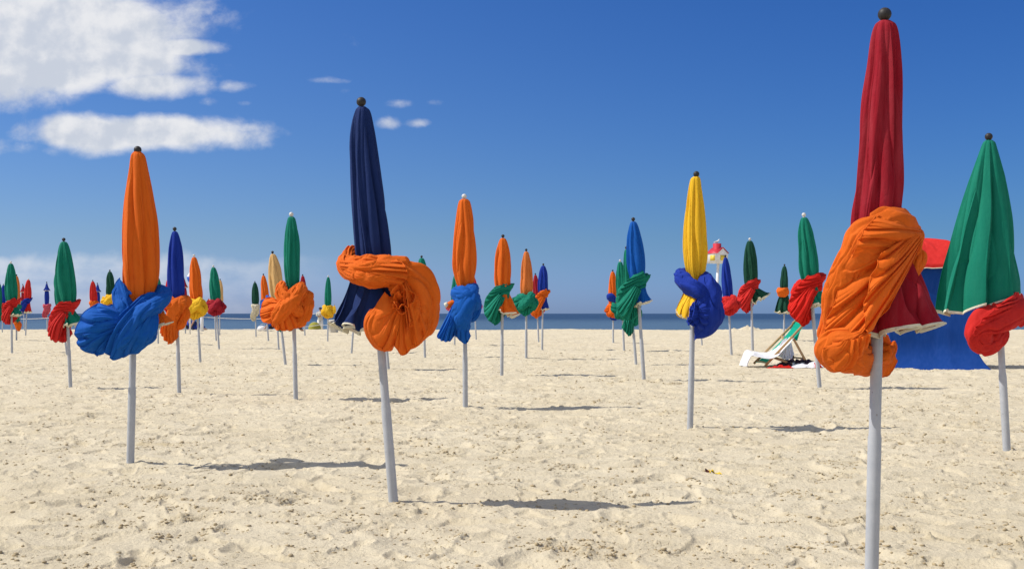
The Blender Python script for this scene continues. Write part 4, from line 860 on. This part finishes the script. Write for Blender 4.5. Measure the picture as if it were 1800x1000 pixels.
# ================================================================== OTHER THINGS
def W(x, y, D, w=0.):      # photograph pixel at distance D -> world point
    return np.array([(x-CX)*D/F, D-w, CAMH+(HY-y)*D/F])
def slab(mb, pts, thick):
    """flat bar between two world points, square section"""
    a, b = [np.array(p, float) for p in pts]; rings(mb, [(*a, thick), (*b, thick)], 4)
def bar(mb, a, b, w, d):
    a = np.array(a, float); b = np.array(b, float); t = b-a; L_ = np.linalg.norm(t); t /= L_
    u = np.array([0, 1., 0]) if abs(t[1]) < .8 else np.array([1., 0, 0]); n = np.cross(t, u); n /= np.linalg.norm(n); u = np.cross(n, t)
    rot = np.stack([t, u, n], 1); mb.box((a+b)/2, (L_, d, w), rot)
def house():
    D = 78.6; k = D/F
    root = empty('sign_house', tuple(W(1258, 579, D)), 'little white house with red roof and yellow windows on a tall white pole', 'beacon house')
    o = np.array(root.location)
    mb = MB(); b = W(1256.5, 584, D)-o; t = W(1262.5, 461, D)-o
    rings(mb, [(*b, .10), (*t, .10)], 16); mb.build('pole', bsdf_mat('white_paint', (.78, .78, .78), .5), root)
    # house body, turned so that a long wall faces left and a gable faces right
    c = W(1261.3, 463, D)-o; ang = R(40); ca, sa = math.cos(ang), math.sin(ang)
    ex = np.array([ca, sa, 0]); ey = np.array([-sa, ca, 0])     # ex: along... gable normal ; ey depth
    # directions: gable faces +g (towards camera right), long wall faces -> camera left
    g_ = np.array([math.sin(R(38)), -math.cos(R(38)), 0]); l_ = np.array([-math.cos(R(38)), -math.sin(R(38)), 0])
    Lh, Wh, Hh, Rh = .56, .60, 1.02*.66, .40   # half length along g, half width along l, wall height, roof rise
    Hh = 17.5*k; Rh = 9.0*k; Lh = .48; Wh = .52
    def P(a, b_, z): return tuple(c+g_*a+l_*b_+np.array([0, 0, z]))
    mb = MB()
    mb.add([P(Lh, Wh, 0), P(Lh, -Wh, 0), P(-Lh, -Wh, 0), P(-Lh, Wh, 0), P(Lh, Wh, Hh), P(Lh, -Wh, Hh), P(-Lh, -Wh, Hh), P(-Lh, Wh, Hh), P(Lh, 0, Hh+Rh), P(-Lh, 0, Hh+Rh)],
           [(0, 1, 2, 3), (0, 3, 7, 4), (1, 5, 6, 2), (0, 4, 8, 5, 1), (3, 2, 6, 9, 7)])
    mb.build('walls', bsdf_mat('white_paint', (.78, .78, .78), .5), root, smooth=False)
    mb = MB(); e = .05; th = .05
    for s in (1, -1):
        z0 = Hh-.02; z1 = Hh+Rh+.01
        V = [P(Lh+e, s*(Wh+e), z0), P(-Lh-e, s*(Wh+e), z0), P(-Lh-e, 0, z1), P(Lh+e, 0, z1)]; V2 = [tuple(np.array(v)+np.array([0, 0, th])) for v in V]
        mb.add(V+V2, [(0, 1, 2, 3), (4, 5, 6, 7), (0, 1, 5, 4), (1, 2, 6, 5), (2, 3, 7, 6), (3, 0, 4, 7)])
    rf = mb.build('roof', bsdf_mat('red_paint', (.55, .03, .05), .5), root, smooth=False)
    mb = MB(); V = []
    for z in (Hh+Rh*.35, Hh+Rh+.33):
        V += [P(.16, .2, z), P(.16, -.2, z), P(-.24, -.2, z), P(-.24, .2, z)]
    mb.add(V, [(0, 1, 2, 3), (4, 5, 6, 7), (0, 1, 5, 4), (1, 2, 6, 5), (2, 3, 7, 6), (3, 0, 4, 7)])
    mb.build('chimney', bsdf_mat('red_paint', (.55, .03, .05), .5), rf, smooth=False)
    ym = bsdf_mat('yellow_pane', (.75, .55, .06), .4)
    for face in (0, 1):
        mb = MB(); V = []
        z0, z1 = Hh*.26, Hh*.80
        for off in (.012, .03):
            if face == 0: V += [P(-.19, Wh+off, z0), P(.23, Wh+off, z0), P(.23, Wh+off, z1), P(-.19, Wh+off, z1)]
            else: V += [P(Lh+off, -.22, z0), P(Lh+off, .26, z0), P(Lh+off, .26, z1), P(Lh+off, -.22, z1)]
        mb.add(V, [(0, 1, 2, 3), (4, 5, 6, 7), (0, 1, 5, 4), (1, 2, 6, 5), (2, 3, 7, 6), (3, 0, 4, 7)]); mb.build('window', ym, root, smooth=False)
    # gull on the chimney
    gr = empty('seagull', tuple(np.array(P(-.04, 0, Hh+Rh+.33))+o), 'white seagull standing on the red chimney of the little house', 'seagull')
    mb = MB(); K = k
    body = [(-7, 1.6, .4), (-5, 2.4, 1.0), (-2.5, 3.2, 1.9), (0, 3.9, 2.2), (2, 5., 1.8), (3, 6.6, 1.2), (3.6, 7.8, 1.25), (4.3, 8.4, 1.0), (5.0, 8.3, .45), (6.1, 7.9, .12)]
    rings(mb, [(x*K*.85, 0, y*K*.85, r*K*.8) for x, y, r in body], 14); mb.build('body', bsdf_mat('gull_white', (.8, .8, .8), .7), gr)
    mb = MB(); rings(mb, [(-6.4*K, -.06, 2.2*K, .3*K), (-3*K, -.09, 3.0*K, 1.0*K), (0, -.09, 3.4*K, 1.1*K), (1.2*K, -.05, 3.6*K, .4*K)], 10); mb.build('wing', bsdf_mat('gull_grey', (.5, .52, .55), .7), gr)
    for dx in (-.02, .03):
        mb = MB(); rings(mb, [(dx, dx, 0, .008), (dx, dx, 2.6*K*.85, .008)], 6); mb.build('leg', bsdf_mat('gull_leg', (.5, .25, .12), .6), gr)
house()
def far_sign():
    D = 60; o = W(334, 583, D)
    root = empty('sign_boat', tuple(o), 'small white and blue boat shaped sign on a thin white pole at the left', 'boat sign')
    mb = MB(); rings(mb, [(0, 0, -.3, .045), (*(W(334, 490, D)-o), .045)], 10); mb.build('pole', bsdf_mat('white_paint', (.78, .78, .78), .5), root)
    mb = MB(); mb.grid(np.array([[W(334+x*sx, y, D)-o+np.array([0, w, 0]) for x, w in ((-1, 0), (0, -.12), (1, 0), (0, .12))] for y, sx in ((496, 2), (493, 4.5), (487, 6), (486.4, 5))]), wrap_u=True)
    mb.build('hull', bsdf_mat('blue_paint', (.03, .12, .5), .5), root)
    mb = MB(); mb.grid(np.array([[W(334+x*sx, y, D)-o+np.array([0, w, 0]) for x, w in ((-1, 0), (0, -.08), (1, 0), (0, .08))] for y, sx in ((487, 5.4), (484, 4.4), (480, 1.8), (478, .3))]), wrap_u=True)
    mb.build('sail', bsdf_mat('white_paint', (.78, .78, .78), .5), root)
far_sign()

def tent():
    D = 22.2; k = D/F; c = W(1664, 650, D); o = np.array([c[0], D+.9, 0])
    root = empty('beach_tent', tuple(o), 'square blue canvas beach tent with a red pyramid roof standing at the right', 'beach tent')
    tilt = R(-17); ca, sa = math.cos(tilt), math.sin(tilt)
    hw, hd = .80, .80
    def corner(i, z, ex=0.):
        sx, sy = ((-1, -1), (1, -1), (1, 1), (-1, 1))[i]; x, y = sx*(hw+ex), sy*(hd+ex)
        return np.array([x*ca-y*sa, x*sa+y*ca, z])
    zt = 2.08
    # walls: flared, slightly sagging cloth with folds
    n, m = 60, 4*50; P = np.zeros((n, m, 3))
    for i in range(4):
        for j in range(50):
            u = j/50
            for r_ in range(n):
                t = r_/(n-1); z = zt*(1-t)-.03*t
                fl = .05+.30*max(0, (t-.72)/.28)**2.2
                a, b = corner(i, z, -.04+fl), corner((i+1) % 4, z, -.04+fl)
                p = a*(1-u)+b*u; cen = (corner(0, z)+corner(2, z))/2; d = p-cen; d[2] = 0; d /= np.linalg.norm(d)
                pull = math.sin(math.pi*u)
                p = p-d*.05*pull*math.sin(math.pi*t)**.7+d*.018*float(perlin(u*5+i*7., t*1.5, 3.))-d*.03*pull*t**3*abs(math.sin(u*9))
                P[r_, i*50+j] = p
    mb = MB(); mb.grid(P, wrap_u=True); m_ = cloth_mat('tent_blue', (.003, .045, .235), .06, bump=.08)
    mb.build('walls', m_, root)
    apex = np.array([-.24, 0, 2.62]); n = 40; P = np.zeros((n, m, 3))
    for i in range(4):
        for j in range(50):
            u = j/50; e = corner(i, zt-.02, .09)*(1-u)+corner((i+1) % 4, zt-.02, .09)*u
            for r_ in range(n):
                t = r_/(n-1); p = apex*(1-t)+e*t; p[2] += .17*math.sin(math.pi*t)*(1-.35*math.sin(math.pi*u))+.05*t*abs(float(perlin(u*7+i*3, t*1.2, 1.)))+.02*float(perlin(u*4, t*3, 5.+i))+.015*float(perlin(u*17+i*3, t*5, 1.))
                P[r_, i*50+j] = p
    V = P[-1].copy(); rows = [V+np.array([0, 0, -.02*q-.004*math.sin(q)]) for q in range(1, 5)]
    mb = MB(); mb.grid(np.concatenate([P, np.array(rows)]), wrap_u=True); rf = mb.build('roof', cl('red'), root)
    L_ = np.concatenate([rows[-1], rows[-1][:1]]); mb = MB(); rings(mb, np.concatenate([L_, np.full((len(L_), 1), .009)], 1), 6); mb.build('hem', cl('hem'), rf)
    for i in range(4):
        mb = MB(); rings(mb, [(*corner(i, -.1, -.09), .022), (*corner(i, zt-.05, -.09), .022)], 10); mb.build('post', WOOD, root)
tent()

def deck_chair():
    D = 23.6; k = D/F; o = np.array([W(1375, 640, D)[0], D, 0])
    root = empty('deck_chair', tuple(o), 'wooden deck chair with turquoise canvas, white towel draped over its front, beside the umbrellas', 'deck chair')
    q = lambda x, y, w=0.: W(x, y, D+w)-o          # w = metres further away
    M = bsdf_mat('pale_wood', (.42, .27, .13), .55)
    gz = lambda x, w: (x, HY+CAMH*F/(D+w))
    near, far = -.22, .42
    def rail(name, a, b, wa, wb, w=.045, d=.028):
        mb = MB(); bar(mb, q(*a, wa), q(*b, wb), w, d); return mb.build(name, M, root)
    nl, fl_ = (1345, 646), (1331, 640)
    rail('rail', (1345, 643), (1424, 558), near, near+.0); rail('rail', (1325, 639), (1404, 560), far, far)
    rail('support_leg', (1392, 590), (1415, 632), near+.04, near+.04); rail('support_leg', (1374, 590), (1396, 630), far-.04, far-.04)
    rail('bottom_rail', (1357, 627), (1392, 640), near+.1, near+.12); rail('bottom_rail', (1342, 623), (1378, 633), far-.1, far-.1)
    rail('crossbar', (1423, 559), (1403, 561), near, far, .03, .03); rail('crossbar', (1350, 638), (1330, 634), near, far, .03, .03); rail('crossbar', (1414, 630), (1395, 628), near+.04, far-.04, .03, .03)
    mb = MB(); A = catmull([(*q(1393, 568, far-.05), 1), (*q(1402, 560, .2), 1), (*q(1411, 553, 0.), 1), (*q(1414, 546, -.1), 1)], 30)[0]; rings(mb, np.concatenate([A[:, :3], np.full((30, 1), .02)], 1), 10); mb.build('arched_headrest', M, root)
    # canvas sling between the rails
    P = np.zeros((50, 24, 3))
    for i in range(50):
        t = i/49
        for j in range(24):
            u = j/23; a = q(1421-74*t, 561+76*t, near+.03); b = q(1401-74*t, 563+74*t, far-.03); p = a*(1-u)+b*u
            p = p+np.array([.03, 0, -.07])*math.sin(math.pi*t)**.8+np.array([0, 0, .006*math.sin(u*9)*math.sin(3*t)])
            P[i, j] = p
    mb = MB(); mb.grid(P); mb.build('canvas', cloth_mat('turquoise', (.0, .40, .27), .35), root)
    # canvas tail hanging behind
    P = np.zeros((20, 16, 3))
    for i in range(20):
        for j in range(16):
            a = q(1416, 566, near+.05); b = q(1400, 566, far-.05); u = j/15; p = a*(1-u)+b*u; p = p+np.array([-.05-.12*i/19, 0, -.38*i/19]); P[i, j] = p
    mb = MB(); mb.grid(P); mb.build('canvas_flap', cloth_mat('turquoise', (.0, .40, .27), .35), root)
    # towels
    wt = cl('white')
    P = np.zeros((90, 70, 3))
    path = catmull([(*q(1388, 593, .1), 1), (*q(1376, 604, .1), 1), (*q(1362, 616, .1), 1), (*q(1345, 621, .1), 1), (*q(1328, 620, .1), 1), (*q(1316, 618, .1), 1), (*q(1310, 630, .1), 1), (*q(1306, 644, .1), 1)], 90)[0][:, :3]
    for j in range(70):
        u = j/69-.5
        off = np.array([.02*math.sin(u*14), u*.8, 0])
        fz = .03*perlin(np.linspace(0, 4, 90), u*6, 2.)+.02*np.abs(perlin(np.linspace(0, 6, 90), u*11, 5.))
        droop = -.10*abs(u*2)**4*np.sin(np.linspace(0, math.pi, 90))
        P[:, j] = path+off; P[:, j, 2] += fz+droop; P[:, j, 0] += .02*perlin(np.linspace(0, 3, 90), u*9, 8.)
    P[..., 2] = np.maximum(P[..., 2], .012)
    mb = MB(); mb.grid(P); tag(mb.build('towel', wt), 'white towel draped over the front of the deck chair', 'towel', 'towels at the deck chair').location = tuple(o)
    mb = MB()
    px = Px(1375, 640, D)
    fan(mb, px, [(1376, 598, -4), (1386, 594, -14), (1395, 593, -26)], [(1362, 622, -2), (1372, 628, 0), (1384, 632, -6), (1396, 629, -14), (1402, 622, -26)], nu=140, nt=80, bulge=4, folds=5, amp=3, seed=3., curl=1.)
    tag(mb.build('towel', wt), 'crumpled white cloth hanging under the deck chair seat', 'towel', 'towels at the deck chair').location = tuple(px.org)
    def ground_cloth(name, label, mat, x0, x1, w0, w1, seed, hgt=.04, cat='towel', D0=D):
        P = np.zeros((60, 90, 3)); U, V = np.meshgrid(np.linspace(0, 1, 90), np.linspace(0, 1, 60))
        X = (x0+(x1-x0)*U-CX)*D0/F+.05*perlin(U*3, V*3, seed); Y = D0+w0+(w1-w0)*V+.06*perlin(U*4+5, V*2, seed)
        g0, _ = gh(X, Y)
        Z = g0+.012+hgt*np.abs(perlin(U*5+seed, V*5, seed))**.8*np.minimum(1, 6*np.minimum(np.minimum(U, 1-U), np.minimum(V, 1-V)))
        P = np.stack([X, Y, Z], -1); mb = MB(); mb.grid(P); ob = mb.build(name, mat); tag(ob, label, cat, 'cloths on the sand by the deck chair'); return ob
    ground_cloth('towel', 'crumpled red and white towel on the sand under the front of the deck chair', cl('scarlet'), 1338, 1380, -.85, -.35, 1.3, .07)
    ground_cloth('towel', 'long white towel spread on the sand right of the deck chair', wt, 1376, 1512, -.95, .1, 2.3, .14)
    ground_cloth('blanket', 'dark purple blanket bunched on the sand behind the deck chair', cloth_mat('dark_purple', (.03, .012, .022), .05), 1376, 1440, -.30, .9, 4.3, .2, 'blanket')
    ground_cloth('towel', 'small blue towel lying on the white one behind the big orange cloth', cloth_mat('dull_blue', (.04, .16, .30), .05), 1459, 1474, -.8, -.45, 6.3, .16)
    ground_cloth('cloth', 'small red cloth lying on the front edge of the white towel', cl('scarlet'), 1412, 1420, -1.0, -.7, 7.3, .16, 'cloth')
deck_chair()

def wrapper():
    x, y = 1252, 832; D = F*CAMH/(y-HY); h0 = float(gh((x-CX)*D/F, D)[0]); o = np.array([(x-CX)*D/F, D, h0])
    root = empty('wrapper', tuple(o), 'small crumpled yellow wrapper with a brown pointed flap lying on the sand', 'litter')
    U, V = np.meshgrid(np.linspace(0, 1, 30), np.linspace(0, 1, 20))
    P = np.stack([(U-.3)*.085, (V-.5)*.09, .004+.022*np.abs(perlin(U*4, V*4, 3.))+.028*np.exp(-((U-.2)/.2)**2)*(1-.5*V)], -1)
    mb = MB(); mb.grid(P); mb.build('paper', bsdf_mat('wrapper_yellow', (.75, .52, .03), .4), root)
    mb = MB(); mb.add([(-.05, -.02, .048), (-.045, -.03, .006), (-.012, -.035, .004), (-.012, -.03, .02), (-.05, .0, .046), (-.045, .03, .006), (-.012, .03, .004), (-.012, .03, .02)], [(0, 1, 2, 3), (4, 5, 6, 7), (0, 1, 5, 4), (2, 3, 7, 6), (0, 3, 7, 4), (1, 2, 6, 5)])
    mb.build('flap', bsdf_mat('wrapper_brown', (.12, .04, .03), .5), root, smooth=False)
wrapper()

def skin_body(name, joints, edges, mat, root=None, loc=(0, 0, 0)):
    me = bpy.data.meshes.new(name); me.from_pydata([j[:3] for j in joints], edges, []); o = bpy.data.objects.new(name, me); col.objects.link(o)
    md = o.modifiers.new('skin', 'SKIN'); o.modifiers.new('sub', 'SUBSURF').levels = 1; o.modifiers['sub'].render_levels = 2
    for v, j in zip(me.skin_vertices[0].data if me.skin_vertices else [], joints): v.radius = (j[3], j[3])
    if not me.skin_vertices:
        pass
    me.skin_vertices[0].data[0].use_root = True
    me.materials.append(mat); o.location = loc
    if root is not None: o.parent = root
    for p in me.polygons: p.use_smooth = True
    return o
def standing_person():
    D = 80; k = D/F; o = W(563, 584.5, D)
    root = empty('person', tuple(o), 'person in white clothes and dark cap standing by the rope with arms folded', 'person')
    S = 1.78
    J = [(0, 0, .53, .082), (0, 0, .62, .076), (0, .0, .72, .088), (0, 0, .80, .07), (0, 0, .845, .032), (0, -.01, .885, .036), (0, -.01, .925, .052), (0, 0, .965, .045),
         (.105, 0, .79, .036), (.135, -.02, .68, .030), (.05, -.10, .655, .024), (-.03, -.12, .67, .017),
         (-.105, 0, .79, .036), (-.135, -.02, .68, .030), (-.05, -.09, .63, .024), (.03, -.12, .64, .017),
         (.05, 0, .48, .060), (.055, -.01, .28, .045), (.06, .0, .05, .034), (.065, -.07, .02, .022),
         (-.05, 0, .48, .060), (-.06, .02, .28, .045), (-.07, .04, .05, .034), (-.075, -.03, .02, .022)]
    E = [(0, 1), (1, 2), (2, 3), (3, 4), (4, 5), (5, 6), (6, 7), (3, 8), (8, 9), (9, 10), (10, 11), (3, 12), (12, 13), (13, 14), (14, 15), (0, 16), (16, 17), (17, 18), (18, 19), (0, 20), (20, 21), (21, 22), (22, 23)]
    J = [tuple(v*S for v in j) for j in J]
    skin_body('body', J, E, bsdf_mat('skin', (.42, .24, .16), .6), root)
    wm = bsdf_mat('white_clothes', (.72, .70, .64), .8); tm = bsdf_mat('pale_top', (.52, .50, .42), .8)
    for sx, y0 in ((1, 0), (-1, .03)):
        mb = MB(); rings(mb, [(sx*.05*S, 0, .50*S, .072*S), (sx*.055*S, y0*.3, .28*S, .056*S), (sx*.065*S, y0, .05*S, .050*S)], 14); mb.build('trouser_leg', wm, root)
    mb = MB(); P = []
    for z, rx, ry in ((.47, .105, .085), (.55, .10, .085), (.65, .10, .09), (.75, .115, .085), (.81, .10, .07), (.84, .05, .045)):
        th = np.linspace(0, 2*math.pi, 20, endpoint=False); P.append(np.stack([rx*np.cos(th)*S, ry*np.sin(th)*S, np.full(20, z*S)], -1))
    mb.grid(np.array(P), wrap_u=True); mb.build('shirt', tm, root)
    for s in (1, -1):
        mb = MB(); rings(mb, [(s*.10*S, 0, .80*S, .042*S), (s*.137*S, -.02*S, .68*S, .038*S), (s*.06*S, -.10*S, .65*S, .033*S)], 12); mb.build('sleeve', tm, root)
    mb = MB(); P = []
    for z, r in ((.925, .064), (.95, .066), (.98, .055), (1.0, .02)):
        th = np.linspace(0, 2*math.pi, 16, endpoint=False); P.append(np.stack([r*np.cos(th)*S, r*np.sin(th)*S-.01, np.full(16, z*S)], -1))
    mb.grid(np.array(P), wrap_u=True); mb.build('cap', bsdf_mat('dark_cap', (.02, .025, .05), .8), root)
def sitter(x, y, label, top, pants, face=1, S=1.7, D=None, recl=0.):
    D = D or F*CAMH/(y-HY); o = W(x, y, D)
    root = empty('person', tuple(o), label, 'person', 'people resting on the far sand')
    f = face
    J = [(0, 0, .07, .075), (-f*.03-recl*f*.1, 0, .18, .07), (-f*.05-recl*f*.25, 0, .29-recl*.1, .075), (-f*.05-recl*f*.3, 0, .345-recl*.12, .03), (-f*.04-recl*f*.33, 0, .41-recl*.13, .05), (-f*.035-recl*f*.34, 0, .45-recl*.13, .04),
         (f*.22, .05, .20, .045), (f*.38, .06, .03, .03), (f*.44, .06, .02, .02), (f*.22, -.06, .19, .045), (f*.36, -.07, .03, .03), (f*.42, -.07, .02, .02),
         (-f*.04-recl*f*.25, .11, .28, .032), (f*.06, .12, .17, .025), (f*.18, .08, .18, .02), (-f*.04-recl*f*.25, -.11, .28, .032), (-f*.12, -.13, .14, .025), (-f*.2, -.13, .02, .02)]
    E = [(0, 1), (1, 2), (2, 3), (3, 4), (4, 5), (0, 6), (6, 7), (7, 8), (0, 9), (9, 10), (10, 11), (2, 12), (12, 13), (13, 14), (2, 15), (15, 16), (16, 17)]
    J = [tuple(v*S for v in j) for j in J]; skin_body('body', J, E, bsdf_mat('skin', (.42, .24, .16), .6), root)
    mb = MB(); rings(mb, [(J[0][0], 0, .02*S, .11*S), (J[1][0], 0, .18*S, .105*S), (J[2][0], 0, J[2][2], .11*S), (J[3][0], 0, J[3][2]-.01, .045*S)], 14); mb.build('shirt', bsdf_mat('cloth_'+top, COL.get(top, (.05, .05, .08)), .8), root)
    for s in (.05, -.06):
        mb = MB(); rings(mb, [(0, s*S, .07*S, .072*S), (f*.22*S, s*S, .20*S, .058*S), (f*.34*S, s*S*1.1, .07*S, .045*S)], 12); mb.build('trouser_leg', bsdf_mat('cloth_'+pants, COL.get(pants, (.05, .05, .08)), .8), root)
    mb = MB(); c = J[5]; P = []
    for a in np.linspace(-.2, 1.5, 7):
        th = np.linspace(0, 2*math.pi, 14, endpoint=False); r = .062*S*math.cos(a); P.append(np.stack([c[0]-f*.012*S+r*np.cos(th), r*np.sin(th), np.full(14, c[2]-.015*S+.058*S*math.sin(a))], -1))
    mb.grid(np.array(P), wrap_u=True); mb.build('hair', bsdf_mat('dark_hair', (.02, .013, .01), .7), root)
    return root
standing_person()
COL['black'] = (.02, .02, .03)
sitter(143, 577, 'person in dark clothes sitting low on the far sand between two umbrella knots', 'black', 'navy', 1, D=75)
sitter(332, 579, 'person in violet blue clothes sitting on the sand left of the yellow knot', 'royal', 'black', -1, D=74)
sitter(343, 580, 'person in dark navy sitting right beside the one in violet blue', 'navy', 'royal', 1, D=72)
sitter(475, 580, 'person in bright blue shirt sitting behind the beige umbrella', 'blue', 'black', 1, D=72)
sitter(513, 582, 'person in dark red leaning on the far sand right of the orange bunch', 'crimson', 'black', 1, D=70, recl=.6)
def bag(x, y, D, label, mat, s=.45):
    o = W(x, y, D); o[2] = float(gh(o[0], o[1])[0]); root = empty('beach_bag', tuple(o), label, 'bag')
    mb = MB(); P = []
    for z, r in ((0, .8), (.02, 1), (.3, 1.05), (.5, .9), (.58, .6)):
        th = np.linspace(0, 2*math.pi, 24, endpoint=False); P.append(np.stack([s*r*np.cos(th)*.8, s*r*.5*np.sin(th), np.full(24, z*s*1.3)+.02*np.sin(th*3)], -1))
    mb.grid(np.array(P), wrap_u=True); mb.build('pouch', mat, root)
    mb = MB(); A = [(s*.4*math.cos(a), 0, s*.7+s*.35*math.sin(a), .012) for a in np.linspace(0, math.pi, 14)]; rings(mb, A, 6); mb.build('handle', mat, root)
bag(462, 580, 72, 'white beach bag on the sand left of the person in bright blue', bsdf_mat('white_bag', (.75, .75, .77), .7), .42)

def rope_line():
    D = 70; mb = MB()
    knots = [(-60, 560), (0, 559), (83, 559), (215, 558), (355, 557), (470, 560), (562, 550), (650, 548)]
    root = empty('rope_fence', tuple(W(355, 581, D)), 'white rope strung between white posts across the far left of the beach', 'rope fence')
    o = np.array(root.location); W_ = lambda x, y: W(x, y, D)-o
    A = []
    for (a, b) in zip(knots[:-1], knots[1:]):
        for t in np.linspace(0, 1, 14, endpoint=False): A.append((*W_(a[0]+(b[0]-a[0])*t, a[1]+(b[1]-a[1])*t+1.6*math.sin(math.pi*t)), .020))
    rings(mb, A, 6); mb.build('upper_rope', bsdf_mat('white_rope', (.75, .75, .72), .8), root)
    A = []
    kn2 = [(355, 577), (470, 579), (562, 571), (650, 569)]
    mb = MB()
    for (a, b) in zip(kn2[:-1], kn2[1:]):
        for t in np.linspace(0, 1, 14, endpoint=False): A.append((*W_(a[0]+(b[0]-a[0])*t, a[1]+(b[1]-a[1])*t+1.6*math.sin(math.pi*t)), .018))
    rings(mb, A, 6); mb.build('lower_rope', bsdf_mat('white_rope', (.75, .75, .72), .8), root)
    for x, r, top in ((355, .10, 549), (-60, .04, 553), (650, .04, 545)):
        mb = MB(); p = W_(x, 582); t = W_(x, top); rings(mb, [(p[0], 0, -.5, r), (t[0], 0, t[2], r), (t[0], 0, t[2]+.03, r*.5)], 12); mb.build('post', bsdf_mat('white_paint', (.78, .78, .78), .5), root)
rope_line()
def tub(x, y, D, label, r, hgt, mat):
    o = W(x, y, D); root = empty('beach_bin', tuple(o), label, 'bin'); th = np.linspace(0, 2*math.pi, 24, endpoint=False)
    mb = MB(); mb.grid(np.array([np.stack([r*s*np.cos(th), r*s*np.sin(th), np.full(24, z*hgt)], -1) for z, s in ((-.1, .86), (0, .88), (.9, 1.), (.9, 1.06), (1, 1.06), (1, .96), (.5, .9))]), wrap_u=True); mb.build('barrel', mat, root)
    mb = MB(); mb.grid(np.array([np.stack([r*1.08*s*np.cos(th), r*1.08*s*np.sin(th), np.full(24, hgt*1.01+z)], -1) for z, s in ((0, 1.), (.03, 1.), (.07, .6), (.08, .02))]), wrap_u=True); mb.build('lid', mat, root)
tub(586, 583, 66, 'pale grey beige bin behind the green umbrella with yellow cloth', .32, .62, bsdf_mat('bin_plastic', (.55, .52, .45), .6))
def dome(x, y, D, label, c):
    o = W(x, y, D); root = empty('beach_shelter', tuple(o), label, 'beach shelter'); P = []
    for a in np.linspace(0, 1.5, 14):
        th = np.linspace(0, 2*math.pi, 32, endpoint=False); P.append(np.stack([.42*math.cos(a)*(1+.05*np.cos(4*th))*np.cos(th), .4*math.cos(a)*np.sin(th), np.full(32, .5*math.sin(a)**.9-.05)], -1))
    mb = MB(); mb.grid(np.array(P), wrap_u=True); mb.build('shell', cloth_mat('lime', c, .2), root)
    mb = MB(); rings(mb, [(.41*math.cos(a), -.02, .47*math.sin(a)-.03, .014) for a in np.linspace(0, math.pi, 20)], 6); mb.build('rib', cl('white'), root)
dome(553, 577.5, 78, 'small rounded yellow green beach shelter beyond the rope', (.36, .34, .06))
